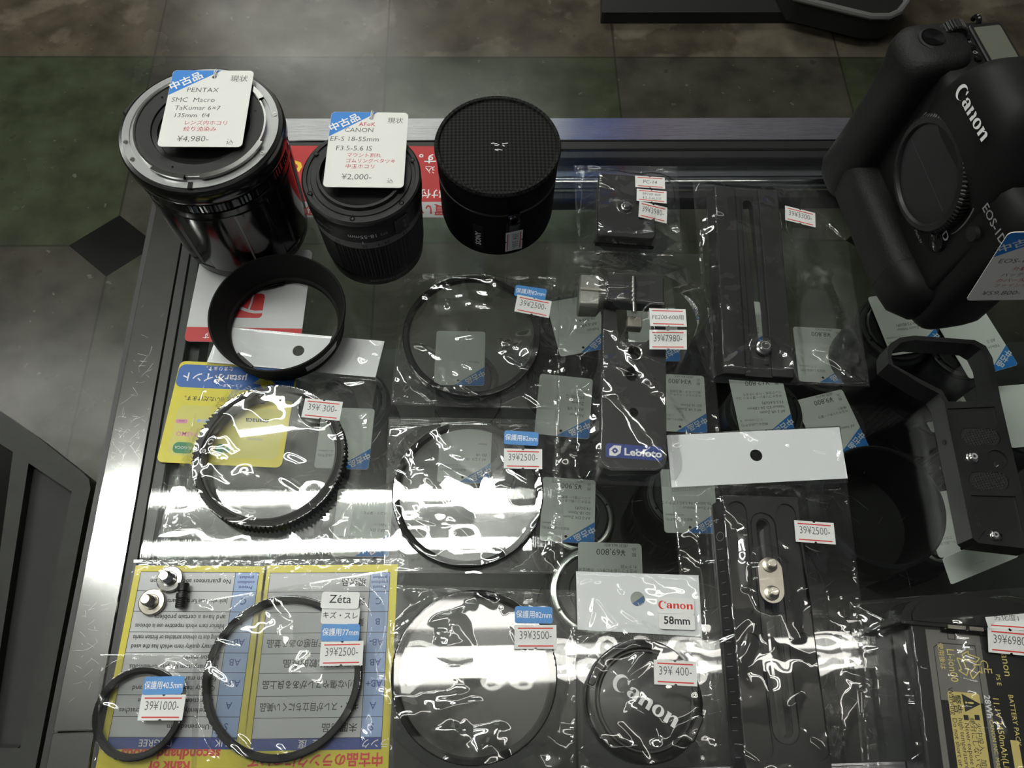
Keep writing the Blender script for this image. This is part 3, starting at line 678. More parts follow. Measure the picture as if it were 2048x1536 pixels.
# lens hood: flared black ring
HX, HY = -123.6, 241.6
t = thing('lens_hood', 'black round lens hood lying open over the white bag header', 'lens hood', (HX, HY, 2.4)); f = Fz(HX, HY, 2.2)
b = MB(); b.lathe(f, [(32.6, 0), (35.6, 0), (36.6, 1), (37.2, 7), (40.6, 20.5), (40.2, 21.3), (39.4, 21.3), (38.8, 20.4), (34.8, 6), (34.2, 4), (32.8, 3.2)], 'black_matte', 128, closed=True)
for a in (95, 215, 335): b.lathe(f, [(31.2, 1), (33, 1), (33, 2.6), (31.2, 2.6)], 'black_plastic', 12, closed=True, cap=True, a0=math.radians(a), a1=math.radians(a+24))
b.build('hood_shell', t)
b = MB()
def cone_R(z): return 37.2+(z-7)*(3.4/13.5)
vs = []; n = 12
for k in range(n+1):
    aa = math.radians(-62+(k/n)*36)
    for z in (4.5, 15.5): vs.append(f((cone_R(z)+.25)*_c(aa), (cone_R(z)+.25)*_s(aa), z))
b.add(vs, [(2*k, 2*k+2, 2*k+3, 2*k+1) for k in range(n)], 'sticker_white')
vs_, fs_ = glyphs('39¥ 500-', 0); P = vs_*4; P[:, 0] -= P[:, 0].mean()
b.add([f((cone_R(8.5+y)+.35)*_c(math.radians(-44)+x/39), (cone_R(8.5+y)+.35)*_s(math.radians(-44)+x/39), 8.5+y) for x, y in P], fs_, 'ink_pale')
b.build('price_sticker', t)

# ------------------------------------------------------------------ clear film bags
def smooth_noise(X, Y, cell, rnd):
    x = X/cell; y = Y/cell; x0 = np.floor(x.min())-1; y0 = np.floor(y.min())-1
    n, m = int(np.ceil(x.max()-x0))+3, int(np.ceil(y.max()-y0))+3
    G = rnd.uniform(-1, 1, (n, m)); xi = np.floor(x-x0).astype(int); yi = np.floor(y-y0).astype(int); fx = x-x0-xi; fy = y-y0-yi
    fx = fx*fx*(3-2*fx); fy = fy*fy*(3-2*fy)
    return (G[xi, yi]*(1-fx)+G[xi+1, yi]*fx)*(1-fy)+(G[xi, yi+1]*(1-fx)+G[xi+1, yi+1]*fx)*fy
class Bag:
    """two film layers sealed at the edges, the upper one draped over what lies inside"""
    def __init__(s, label, tl, tr, br, bl, supports, seed, cat='plastic bag', cell=.55, slope=.6, ncrease=45, camp=.45, noise=.35, flaps=(), group='clear plastic bags on the glass', zb=.25, keepflat=(), folds=()):
        s.c = [at(*p)[:2] for p in (tl, tr, br, bl)]; c = s.c
        W = (np.linalg.norm(c[1]-c[0])+np.linalg.norm(c[2]-c[3]))/2; H = (np.linalg.norm(c[3]-c[0])+np.linalg.norm(c[2]-c[1]))/2
        nx, ny = int(W/cell)+2, int(H/cell)+2; u, v = np.meshgrid(np.linspace(0, 1, nx), np.linspace(0, 1, ny), indexing='ij')
        X = c[0][0]*(1-u)*(1-v)+c[1][0]*u*(1-v)+c[2][0]*u*v+c[3][0]*(1-u)*v
        Y = c[0][1]*(1-u)*(1-v)+c[1][1]*u*(1-v)+c[2][1]*u*v+c[3][1]*(1-u)*v
        rnd = np.random.RandomState(seed); S = np.full(X.shape, .5)
        for fn in supports: S = np.maximum(S, fn(X, Y))
        e = np.minimum(np.minimum(u, 1-u)*W, np.minimum(v, 1-v)*H)
        for fx, fy, fr_ in keepflat:           # the film is stiff where stickers lie
            p_ = at(fx, fy, 4)[:2]; near = np.hypot(X-p_[0], Y-p_[1]) < fr_*.72
            if S[near].max() > 4: S = np.where(near, np.maximum(S, S[near].max()-.4), S)
        S = np.minimum(S, .45+e*1.6); h = S.copy(); dx, dy = W/(nx-1), H/(ny-1)
        for it in range(70):
            p = np.pad(h, 1, mode='edge'); q = h
            for ddx in (-1, 0, 1):
                for ddy in (-1, 0, 1):
                    if ddx or ddy: q = np.maximum(q, p[1+ddx:1+ddx+nx, 1+ddy:1+ddy+ny]-slope*math.hypot(ddx*dx, ddy*dy))
            h = q
        h = np.minimum(h, .45+e*.9)
        for it in range(3):
            p = np.pad(h, 1, mode='edge'); h = np.maximum((p[:-2, 1:-1]+p[2:, 1:-1]+p[1:-1, :-2]+p[1:-1, 2:]+4*h)/8, S+.15)
        wr = noise*2.2*smooth_noise(X, Y, 19, rnd)+noise*.55*smooth_noise(X, Y, 8, rnd)+(.55*smooth_noise(X, Y, 6, rnd)+.22*smooth_noise(X, Y, 3.4, rnd))*np.exp(-e/9)
        for k in range(ncrease):
            if k % 3 == 0:
                ex = rnd.randint(4); t_ = rnd.uniform(0, 1); P0 = {0: (t_*W, 0), 1: (t_*W, H), 2: (0, t_*H), 3: (W, t_*H)}[ex]
            else: P0 = (rnd.uniform(0, W), rnd.uniform(0, H))
            L = rnd.uniform(7, 30); q_ = rnd.uniform(); a = rnd.normal(.85, .3) if q_ < .45 else (rnd.normal(.1, .2) if q_ < .7 else rnd.uniform(0, 2*PI)); wd = rnd.uniform(1.1, 3.6); am = camp*rnd.uniform(.3, 1.4)
            bx = (u*W-P0[0]); by = (v*H-P0[1]); al = bx*_c(a)+by*_s(a); ac = -bx*_s(a)+by*_c(a)+.05*rnd.uniform(-1, 1)*al*al/L*3
            env = np.clip(al/L, 0, 1); env = np.where((al > 0) & (al < L), np.sin(env*PI)**.7, 0)
            wr += am*np.exp(-(ac/wd)**2)*env*rnd.choice((1, 1, -.6))
        fold = np.zeros(X.shape)
        for fold_ in folds:                    # long creases between photo points, as height and half-width in mm
            q = [at(x_, y_, 4)[:2] for x_, y_ in fold_[:-2]]; am, wd = fold_[-2]*.8, fold_[-1]*1.7; one = np.zeros(X.shape)
            for A_, B_ in zip(q, q[1:]):
                d_ = B_-A_; L_ = np.linalg.norm(d_); d_ /= L_; al = (X-A_[0])*d_[0]+(Y-A_[1])*d_[1]; ac = (X-A_[0])*-d_[1]+(Y-A_[1])*d_[0]
                over = np.maximum(np.maximum(-al, al-L_), 0); one = np.maximum(one, np.exp(-(ac/wd)**2-(over/2.5)**2))
            fold += am*one
        flat = np.ones(X.shape)
        for (fx, fy, fr_) in keepflat: 
            p_ = at(fx, fy, 3)[:2]; flat *= np.clip((np.hypot(X-p_[0], Y-p_[1])-fr_*.75)/(fr_*.6), 0, 1)
        wr += fold; wr *= (.12+.88*flat)*np.clip(e/2.2, 0, 1)
        for vv, amp, wd in flaps: wr += amp*np.exp(-((v*H-vv)/wd)**2)*np.clip(e/2, 0, 1)
        wr += .35*np.exp(-((e-1.3)/.7)**2)
        h2 = np.maximum(h+wr, np.maximum(S+.12, zb+.15)); h2 = np.where(e < .01, zb+.1, h2)
        s.X, s.Y, s.h, s.W, s.H = X, Y, h2, W, H; s.nx, s.ny = nx, ny
        s.t = thing('clear_bag', label, cat, (X.mean(), Y.mean(), zb), group)
        b = MB(); vs = np.stack([X, Y, h2], -1).reshape(-1, 3)
        ii = np.arange(nx*ny).reshape(nx, ny)
        fs = np.stack([ii[:-1, :-1], ii[1:, :-1], ii[1:, 1:], ii[:-1, 1:]], -1).reshape(-1, 4)
        b.v = [tuple(p) for p in vs]; b.f = [tuple(int(k) for k in q) for q in fs]; b.m = ['film']*len(b.f)
        step = 6; iu = sorted(set(list(range(0, nx, step))+[nx-1])); iv = sorted(set(list(range(0, ny, step))+[ny-1]))
        zz = zb+.12*smooth_noise(X, Y, 9, rnd)*np.clip(e/3, 0, 1); k0 = len(b.v); mp = {}
        for a_, i in enumerate(iu):
            for c_, j in enumerate(iv): mp[a_, c_] = k0+a_*len(iv)+c_; b.v.append((X[i, j], Y[i, j], zz[i, j]))
        for a_ in range(len(iu)-1):
            for c_ in range(len(iv)-1): b.f.append((mp[a_, c_], mp[a_+1, c_], mp[a_+1, c_+1], mp[a_, c_+1])); b.m.append('film')
        b.build('film', s.t, smooth=180)
    def z_at(s, x, y):
        return s.h.flat[np.argmin((s.X-x)**2+(s.Y-y)**2)]
    def seat(s, px, py, dx, dy, w, h, off=.12):
        """frame for a sticker lying on the upper film at a photo pixel"""
        z = 3.0
        for it in range(3): p = at(px, py, z); z = s.z_at(p[0], p[1])
        fr = pxframe(px, py, dx, dy, z)
        P = np.array([fr(a*w/2, c*h/2) for a in (-1, -.5, 0, .5, 1) for c in (-1, 0, 1)]); Z = np.array([s.z_at(p[0], p[1]) for p in P])
        A = np.c_[P[:, :2]-fr.o[:2], np.ones(len(P))]; co, *_ = np.linalg.lstsq(A, Z, rcond=None); co[:2] = np.clip(co[:2], -.25, .25)
        mx = (Z-A@co).max(); n = V(-co[0], -co[1], 1); n /= np.linalg.norm(n)
        o = V(fr.o[0], fr.o[1], co[2]+min(mx, 1.0)+off); ax = fr.ax-n*(fr.ax@n); ax /= np.linalg.norm(ax); return Frame(o, ax, np.cross(n, ax), n)
    def price(s, px, py, dx, dy, txt, w=22, h=12, note=None, red='stripe_red'):
        fr = s.seat(px, py, dx, dy, w, h); b = MB(); price_sticker(b, fr, txt, w, h, red); o = b.build('price_sticker', s.t); o['label'] = 'white price sticker '+txt; return fr
    def rlabel(s, px, py, dx, dy, txt, w, h, m='label_blue', tm='print_white', name='size_label', off=.14, **k):
        fr = s.seat(px, py, dx, dy, w, h, off); b = MB(); round_label(b, fr, txt, w, h, m, tm, **k); o = b.build(name, s.t); o['label'] = ('blue' if 'blue' in m else 'white')+' label '+txt; return fr
    def note(s, px, py, dx, dy, lines, w=21, h=12, off=.12):
        fr = s.seat(px, py, dx, dy, w, h, off); b = MB(); hand_label(b, fr, lines, w, h); b.build('note_sticker', s.t); return fr
    def header(s, tl, tr, br, bl, z, hole, hr, teeth=True):
        P = [at(*p, z) for p in (tl, tr, br, bl)]; hp = at(*hole, z); b = MB()
        b.prism(W0, [tuple(p[:2]) for p in P], z, z+.35, 'paper_cool', holes=[circle(hp[0], hp[1], hr, 20)[::-1]]); o = b.build('header_card', s.t); o['label'] = 'white header card with punched hole'
        b = MB(); d = P[2]-P[3]; L = np.linalg.norm(d); d /= L; nrm = V(d[1], -d[0], 0); n = int(L/1.05)
        for k in range(n):
            q = P[3]+d*(k+.5)*L/n+nrm*.3; fr = Frame((q[0], q[1], z), d, -nrm, V(0, 0, 1)); b.loft(fr, [([(-.38, -2.2), (.38, -2.2), (.38, 0), (-.38, 0)], -.2), ([(-.12, -2.1), (.12, -2.1), (.12, -.1), (-.12, -.1)], .55)], 'film')
        if teeth: b.build('seal_strip', s.t, smooth=0)
def ring_support(cx, cy, R, z, sag=.8):
    def fn(X, Y):
        r = np.hypot(X-cx, Y-cy); return np.where(r < R, z-sag*(1-(np.clip(r/R, 0, 1))**2), 0)
    return fn
def poly_support(pts, z, soft=0):
    P = np.array(pts)[:, :2]
    def fn(X, Y):
        ins = np.zeros(X.shape, bool); j = len(P)-1
        for i in range(len(P)):
            c = ((P[i, 1] > Y) != (P[j, 1] > Y)) & (X < (P[j, 0]-P[i, 0])*(Y-P[i, 1])/(P[j, 1]-P[i, 1]+1e-12)+P[i, 0]); ins ^= c; j = i
        return np.where(ins, z, 0)
    return fn
def pxs(pts, z): return [at(x, y, z)[:2] for x, y in pts]
def lens_filter(cx, cy, R, hz, label, wide=3.4, z0=.5):
    t = thing('lens_filter', label, 'lens filter', (cx, cy, z0), 'round lens filters in bags'); f = Fz(cx, cy, z0)
    b = MB(); kn = lambda a: (.18 if int(a*150/PI) % 2 else -.05)
    b.lathe(f, [(R-1.6, 0), (R-.9, 0), (R-.9, hz*.38), (R-.2, hz*.4, 1), (R, hz*.5, 1), (R, hz*.92, 1), (R-.3, hz), (R-wide+.7, hz), (R-wide, hz*.9), (R-wide, hz*.62), (R-wide-.5, hz*.58), (R-wide-.5, hz*.4), (R-wide, hz*.35), (R-1.6, hz*.2)], 'ring_black', 300, closed=True, rmod=kn); b.build('rim', t, smooth=28)
    b = MB(); b.prism(f, circle(0, 0, R-wide-.1, 64), hz*.42, hz*.58, 'filter_glass'); b.build('glass', t, smooth=0)
    return t
A6 = -7.8
# top 82 mm filter
lens_filter(-8.2, 234.5, 42.4, 4.6, 'large round filter in the topmost of three bags in the middle column')
bg = Bag('clear bag with a blue 82mm label and 2500 sticker, below the zoom lens', (806, 546), (1118, 552), (1117, 820), (781, 810), [ring_support(-8.2, 234.5, 42.6, 5.3)], 11, keepflat=((1063, 600, 16),), flaps=((2.2, .5, .7), (5.2, .9, .9)), noise=.6, camp=.8, ncrease=95, folds=(((806, 549), (860, 570), (900, 573), .9, 1.6), ((1116, 556), (1060, 568), .9, 1.5), ((800, 800), (826, 766), (870, 780), (940, 797), (1000, 790), (1042, 776), (1090, 812), 1.0, 1.5), ((830, 694), (845, 697), .7, 1.2), ((950, 701), (1010, 702), .5, 1.2), ((806, 600), (826, 588), .8, 1.3), ((790, 804), (870, 808), .9, 1.2)))
bg.price(1066, 613.5, 10, 1.6, '39¥2500-'); bg.rlabel(1061, 586, 10, 1.5, '保護用82mm', 20, 8.6)
# middle 82 mm filter
lens_filter(-10.8, 133.9, 42.6, 4.6, 'large round filter in the second bag of the middle column')
bg = Bag('clear bag with a blue 82mm label and 2500 sticker, second in the middle column', (777, 834), (1119, 840), (1132, 1148), (766, 1146), [ring_support(-10.8, 133.9, 42.8, 5.3)], 12, keepflat=((1045, 898, 18),), flaps=((2.4, .5, .4), (5.0, .9, .5)), ncrease=80, noise=.55, camp=.55, folds=(((890, 925), (915, 948), (950, 958), (985, 940), .7, 1.8), ((802, 930), (812, 960), .8, 1.6), ((800, 1010), (830, 1060), (870, 1100), .8, 1.6), ((1050, 850), (1076, 840), (1110, 852), .8, 1.4), ((1100, 1100), (1130, 1140), 1.2, 1.6)))
bg.price(1046, 918, 10, .2, '39¥2500-'); bg.rlabel(1042.4, 877, 10, .5, '保護用82mm', 20, 8.6)
# bottom 82 mm filter
lens_filter(-7.7, 36.6, 42.6, 4.6, 'large round filter in the bottom bag of the middle column')
bg = Bag('clear bag with a blue 82mm label and 3500 sticker, lowest in the middle column', (778, 1170), (1153, 1181), (1152, 1575), (772, 1575), [ring_support(-7.7, 36.6, 42.8, 5.3)], 13, keepflat=((1069, 1252, 18),), flaps=((2.0, .5, .5),), ncrease=110, noise=1.05, camp=.7, folds=(((810, 1265), (870, 1240), (945, 1210), .9, 1.5), ((812, 1268), (900, 1235), .7, 1.4), ((1100, 1330), (1080, 1400), .9, 1.6), ((880, 1420), (960, 1400), .9, 1.6)))
bg.price(1071, 1274, 10, 0, '39¥3500-'); bg.rlabel(1067.4, 1230, 10, .2, '保護用82mm', 20, 8.6)
# 77 mm filter
lens_filter(-105.6, 38.1, 40.2, 4.6, 'round filter in the bag with the Zéta label, over the rank sheets')
bg = Bag('clear bag with white and blue 77mm labels, over the two rank sheets', (388, 1205), (776, 1140), (790, 1580), (384, 1580), [ring_support(-105.6, 38.1, 40.4, 5.3)], 14, keepflat=((681, 1250, 24),), ncrease=80, noise=.45, camp=.6, folds=(((395, 1212), (470, 1235), .8, 1.4), ((640, 1185), (700, 1165), (770, 1150), .8, 1.4), ((775, 1150), (745, 1260), (725, 1330), 1.0, 1.5), ((700, 1450), (730, 1475), .9, 1.5)), zb=1.1)
bg.price(683.5, 1307, 10, -.2, '39¥2500-'); bg.rlabel(681, 1265, 10, 0, '保護用77mm', 20, 8.6); bg.rlabel(681, 1231, 10, .2, 'キズ・スレ', 20, 8.8, 'sticker_white', 'ink', 'note_label', th=2.7); bg.rlabel(681, 1201, 10, .2, 'Zéta', 20, 9, 'sticker_white', 'ink', 'name_label', th=4.4)
# 40.5 mm filter
c40 = at(279, 1426, 3)
lens_filter(c40[0], c40[1], 22.0, 4.4, 'smallest round filter, in the bag at the bottom left corner', wide=3.0, z0=1.3)
bg = Bag('small clear bag with a blue 40.5mm label at the bottom left corner', (200, 1309), (406, 1312), (394, 1550), (184, 1550), [ring_support(c40[0], c40[1], 22.2, 6.0)], 15, keepflat=((326, 1395, 18),), ncrease=40, noise=.4, zb=1.1)
bg.price(324.5, 1415, 10, 0, '39¥1000-'); bg.rlabel(328, 1371, 10, -.2, '保護用40.5mm', 20, 8.6)
# gear ring with its header bag
GX, GY = at(543, 915, 5)[:2]
t = thing('gear_ring', 'black toothed rubber focus gear ring inside the bag with white header', 'gear ring', (GX, GY, .5)); f = Fz(GX, GY, .5); NT = 108
def gear(a):
    q = (a*NT/(2*PI)) % 1; return 1.5 if .28 < q < .66 else (0 if q < .12 or q > .82 else .75)
b = MB(); b.lathe(f, [(38, 0), (41.4, 0, 1), (41.4, 10.5, 1), (38.6, 10.5), (38, 10)], 'gear_rubber', NT*8, closed=True, rmod=gear); b.build('toothed_band', t, smooth=25)
b = MB(); b.lathe(f, [(38.05, 1), (37, 1.2), (36.6, 2.6), (36.6, 8.4), (37, 9.4), (38.05, 9.6)], 'rubber', 128); b.build('inner_liner', t)
bg = Bag('clear bag with white header holding the gear ring, under the lens hood', (441, 652), (770, 682), (692, 1100), (316, 1073), [ring_support(GX, GY, 43, 11.2, 3.0), poly_support(pxs([(440, 650), (772, 680), (752, 757), (412, 726)], 1), 1.7)], 16, keepflat=((645, 821, 16), (590, 690, 24)), slope=1.0, ncrease=80, camp=.5, noise=.34, folds=(((420, 735), (480, 790), .8, 1.3), ((620, 770), (690, 760), (725, 755), .9, 1.5), ((330, 1062), (430, 1050), (500, 1045), .9, 1.4), ((405, 985), (470, 1020), (510, 1035), .9, 1.4), ((624, 1012), (650, 1050), (690, 1090), .9, 1.4)))
bg.header((442, 653), (769, 683), (751, 755), (414, 725), 1.2, (597, 702), 3.6)
bg.price(645, 820, 10, .9, '39¥ 300-')
# ------------------------------------------------------------------ logo lettering
def logo(mb, fr, H, m, z=.05):
    """high-contrast rounded serif lettering: C a n o n; H = height of the C; origin at its middle"""
    k = H; ox = -2.35; S = lambda pts: [((x+ox)*k, (y-.42)*k) for x, y in pts]
    oa = circle(.52, .42, .5, 40, math.radians(48), math.radians(318), False); oa = [(x, .42+(y-.42)*1.12) for x, y in oa]
    ia = circle(.70, .42, .40, 40, math.radians(312), math.radians(62), False); ia = [(x, .42+(y-.42)*1.15) for x, y in ia]
    mb.poly(fr, S(oa+ia), z, m); mb.poly(fr, S([(.86, .84), (.98, .92), (1.0, .60), (.94, .58), (.80, .78)]), z, m)
    def n_(x):
        mb.poly(fr, S([(x, 0), (x+.27, 0), (x+.27, .66), (x-.04, .66), (x-.04, .60), (x, .58)]), z, m)
        mb.poly(fr, S([(x+.27, .40), (x+.27, .52), (x+.40, .65), (x+.55, .69), (x+.70, .66), (x+.79, .54), (x+.79, 0), (x+.52, 0), (x+.52, .48), (x+.47, .55), (x+.40, .54)]), z, m)
    x = 1.10
    mb.poly(fr, S([(x+.48, 0), (x+.78, 0), (x+.75, .08), (x+.75, .48), (x+.66, .62), (x+.50, .69), (x+.30, .69), (x+.10, .62), (x+.06, .44), (x+.22, .42), (x+.30, .60), (x+.40, .62), (x+.48, .54)]), z, m)
    o_ = [(p[0], .20+(p[1]-.20)*.80) for p in circle(x+.28, .20, .26, 24)]; i_ = [(p[0], .20+(p[1]-.20)*1.5) for p in circle(x+.36, .20, .09, 16)][::-1]
    mb.prism(fr, S(o_), z, z, m, holes=[S(i_)], flat=True)
    mb.poly(fr, S([(x+.30, .34), (x+.5, .42), (x+.5, .34), (x+.36, .3)]), z, m)
    n_(2.02)
    o_ = [(p[0], .335+(p[1]-.335)*.90) for p in circle(3.30, .335, .39, 30)]; i_ = [(p[0], .335+(p[1]-.335)*1.75) for p in circle(3.30, .335, .15, 24)][::-1]
    mb.prism(fr, S(o_), z, z, m, holes=[S(i_)], flat=True)
    n_(3.84)

# ------------------------------------------------------------------ plates and feet in bags
def barframe(top, bot, z):
    a, c = at(*top, z), at(*bot, z); ay = (a-c)/np.linalg.norm(a-c); return Frame(V(a[0], a[1], 0), V(ay[1], -ay[0], 0), ay, V(0, 0, 1)), float(np.linalg.norm(a-c))
def lz(fr, px, py, z): d = at(px, py, z)-fr.o; return float(d@fr.ax), float(d@fr.ay)
def lzs(fr, z, *pts): return [lz(fr, x, y, z) for x, y in pts]
def screw(mb, fr, x, y, z, r, h, m='silver', slot=True):
    g = fr.moved(x, y, z); mb.lathe(g, [(r, 0), (r, h-.5), (r-.5, h), (0, h)], m, 32); mb.lathe(g, [(r*1.25, -.2), (r*1.25, h*.35), (r, h*.45)], m, 32)
    if slot: mb.line(g, -r*.8, 0, r*.8, 0, .5, 'ink', h+.03)
# small plate, topmost bag
f, L = barframe((1253, 349), (1252, 475), 11)
t = thing('quick_release_plate', 'short black plate with one silver screw in the top bag behind the clamp foot', 'camera plate', (*f(0, -L/2)[:2], .5))
b = MB(); pl = lzs(f, 11, (1197, 349), (1310, 351), (1310, 475), (1195, 475)); x0, x1 = pl[0][0], pl[1][0]
b.bevbox(f, x0, -L, .5, x1, 0, 11, 'black_metal', 3, .7); b.build('plate', t)
b = MB(); sx, sy = lz(f, 1253, 411, 13); screw(b, f, sx, sy, 11, 2.7, 3.6); b.build('screw', t)
b = MB(); g = Frame(f(0, -L-.05, 5), f.ax, V(0, 0, 1)); b.text(g, '▲ Marsace', 0, -1.2, 2.4, 'ink_pale', .05, 0); b.build('engraving', t)
b = MB(); b.bevbox(f, x0-.3, -L-1.0, .6, x1+.3, -L+.2, 3.5, 'black_gloss', .5, .3); b.build('front_lip', t)
bg = Bag('small clear bag with three stacked stickers ending in 3980, holding the short plate', (1147, 331), (1355, 333), (1367, 506), (1155, 505), [poly_support([f(x0, 0), f(x1, 0), f(x1, -L), f(x0, -L)], 11.6), ring_support(*f(sx, sy)[:2], 2.7, 15.2, 0)], 21, keepflat=((1304, 395, 20),), slope=1.0, ncrease=85, camp=.7, noise=.6, folds=(((1200, 380), (1247, 402), .9, 2.0), ((1260, 405), (1290, 385), .7, 1.8), ((1165, 497), (1200, 478), (1250, 478), (1300, 486), (1350, 503), 1.2, 1.8), ((1150, 345), (1240, 352), .9, 1.3), ((1290, 352), (1352, 338), .9, 1.3), ((1285, 465), (1305, 475), .8, 1.6)), flaps=((3, .6, .5), (6, .6, .4)))
bg.note(1300, 365, 10, .5, ['PC-14'], 20, 9.5); bg.note(1303, 393, 10, .8, ['EF100-400', '4.5-5.6LISⅡ'], 20, 10, off=.4); bg.price(1306, 424, 10, 1, '39¥3980-', 20, 12)
# long grooved rail
f, L = barframe((1493, 376), (1519, 751), 9)
t = thing('slotted_rail', 'long black slotted rail with one round silver screw, in the bag stickered 3300', 'camera rail', (*f(0, -L/2)[:2], .5))
slot = capsule(*lz(f, 1496, 405, 9), *lz(f, 1531, 700, 9), 3.1)
w_ = 21
b = MB(); b.prism(f, [(-w_, -L), (w_, -L), (w_, 0), (-w_, 0)], .5, 7.2, 'black_metal', holes=[slot[::-1]])
for s_ in (-1, 1):
    b.bevbox(f, min(s_*8, s_*w_), -L, 7.1, max(s_*8, s_*w_), 0, 9, 'black_metal', .5, .4)
    b.bevbox(f, min(s_*4.2, s_*7.2), -L+8, 7.1, max(s_*4.2, s_*7.2), -6, 8.2, 'black_metal', .5, .3)
b.loft(f, [([(-w_-4.5, -L), (-w_+.2, -L), (-w_+.2, -3), (-w_-4.5, -3)], .5), ([(-w_-4.5, -L), (-w_+.2, -L), (-w_+.2, -3), (-w_-4.5, -3)], 3), ([(-w_-.6, -L), (-w_+.2, -L), (-w_+.2, -1), (-w_-.6, -1)], 8.6)], 'black_satin'); b.build('rail', t, smooth=20)
b = MB(); sx, sy = lz(f, 1531, 691, 13); screw(b, f, sx, sy, 9, 3.8, 4.6, slot=False); b.lathe(f.moved(sx, sy, 13.55), [(2.2, 0), (2.6, .12), (2.9, 0)], 'ink_pale', 24); b.build('screw', t)
bg = Bag('wide clear bag with a 3300 sticker, holding the long slotted rail', (1384, 362), (1678, 373), (1740, 774), (1419, 766), [poly_support([f(-w_-1, 0), f(w_, 0), f(w_, -L), f(-w_-1, -L)], 9.5), ring_support(*f(sx, sy)[:2], 3.8, 14.2, 0)], 22, keepflat=((1598, 437, 16),), slope=.8, ncrease=85, noise=.55, camp=.75, folds=(((1430, 748), (1475, 718), (1524, 692), 1.2, 1.9), ((1536, 694), (1565, 712), (1584, 732), 1.2, 1.9), ((1636, 694), (1690, 732), (1734, 764), 1.3, 2.0), ((1650, 762), (1730, 768), 1.0, 1.5), ((1560, 385), (1620, 372), .9, 1.5), ((1650, 515), (1664, 528), 1.4, 2.6), ((1590, 640), (1600, 720), .8, 1.6)))
bg.price(1598, 437, 10, 1.3, '39¥3300-')
# clamp foot with blue badge
f, L = barframe((1268, 610), (1267, 940), 10)
t = thing('tripod_mount_plate', 'black mount plate with grey lever, silver pin and blue badge in the crumpled bag', 'mount plate', (*f(0, -L/2)[:2], .5))
pts = lzs(f, 10, (1207, 605), (1231, 605), (1236, 672), (1250, 684), (1292, 684), (1306, 672), (1310, 605), (1331, 605), (1333, 900), (1333, 922), (1326, 935), (1312, 941), (1222, 941), (1208, 935), (1201, 922), (1202, 900))
holes = [circle(*lz(f, 1267.5, 706, 10), 4.4, 28)[::-1], circle(*lz(f, 1266, 748, 10), 4.9, 28)[::-1], circle(*lz(f, 1267, 825, 10), 2.9, 24)[::-1]]
b = MB(); b.prism(f, pts, 4.5, 10, 'grey_metal', holes=holes); b.prism(f, pts, .5, 4.4, 'black_metal', holes=holes); b.build('plate', t, bevel=.5)
b = MB(); g = f.moved(*lz(f, 1267.5, 706, 10)); b.lathe(g, [(4.4, 5), (4.4, 10.2), (5.2, 10.6), (5.8, 10.2), (5.8, 9.9)], 'silver', 40); b.lathe(g, [(4.35, 2), (3.2, 3), (0, 3)], 'black_satin', 30); b.build('socket_ring', t)
b = MB(); p0 = lz(f, 1214, 543, 21); p1 = lz(f, 1329, 609, 21); b.bevbox(f, p0[0], p1[1], 10.2, p1[0], p0[1], 21, 'grey_metal', 1.6, .8)
q0 = lz(f, 1247, 548, 21.2); q1 = lz(f, 1298, 598, 21.2); b.poly(f, rrect(q0[0], q1[1], q1[0], q0[1], 1.6), 21.1, 'black_metal'); cb_ = b.build('clamp_block', t)
b = MB(); r0 = lz(f, 1216, 592, 14); g = Frame(f(r0[0], r0[1], 12), V(0, 0, 1), f.ay, -f.ax)
b.loft(g, [(rrect(-4, -5, 4, 5, 3.4), 0), (rrect(-6, -8.5, 6, 8.5, 4.5), 4), (rrect(-8, -11, 8, 11, 3), 6.5), (rrect(-8.2, -11.4, 8.2, 11.4, 2.4), 17.5), (rrect(-7.4, -10.6, 7.4, 10.6, 2), 18.4)], 'lever_grey')
b.box(g, 8.0, -1.0, 5, 9.2, .6, 17.8, 'warm_silver'); b.build('lever', t, smooth=30)
b = MB(); a0, a1 = lz(f, 1268, 552, 23), lz(f, 1270, 622, 23)
b.tube([f(a0[0], a0[1], 21.3), f(a1[0], a1[1], 21.3)], 1.7, 'silver', 14)
for k in range(5): 
    y = a0[1]+(a1[1]-a0[1])*(.15+k*.13); b.tube([f(a0[0], y, 21.3), f(a0[0], y-1.4, 21.3)], 2.2, 'silver', 14)
b.build('pin', cb_)
b = MB(); c0, c1 = lz(f, 1255, 631, 15), lz(f, 1284.5, 655, 15); b.bevbox(f, c0[0], c1[1], 8, c1[0], c0[1], 15, 'warm_silver', .5, .5); b.build('catch', cb_)
b = MB(); e0, e1 = lz(f, 1212, 886, 10.3), lz(f, 1325, 922, 10.3); b.prism(f, rrect(e0[0], e1[1], e1[0], e0[1], 1.6), 9.9, 10.2, 'badge_blue'); mid = ((e0[0]+e1[0])/2, (e0[1]+e1[1])/2)
b.text(f, 'Leofoto', mid[0]+5.2, mid[1]-2.2, 4.3, 'print_white', 10.3, .03, w=21.5)
lx = mid[0]-11; lf = [(lx-3.2, mid[1]-3.2), (lx+.6, mid[1]-3.2), (lx+3.2, mid[1]-1.2), (lx+3.6, mid[1]+3.2), (lx-.6, mid[1]+3.2), (lx-3.2, mid[1]+.8)]
b.prism(f, lf, 10.3, 10.3, 'print_white', holes=[circle(lx, mid[1], 1.6, 16)[::-1]], flat=True); b.poly(f, circle(lx, mid[1], .6, 10), 10.32, 'print_white')
for q in ((1, 0), (-1, 0), (0, 1), (0, -1)): b.line(f, lx+q[0]*.9, mid[1]+q[1]*.9, lx+q[0]*2.2, mid[1]+q[1]*2.2, .3, 'badge_blue', 10.34)
o = b.build('badge', t); o['label'] = 'blue badge with white leaf mark and lettering'
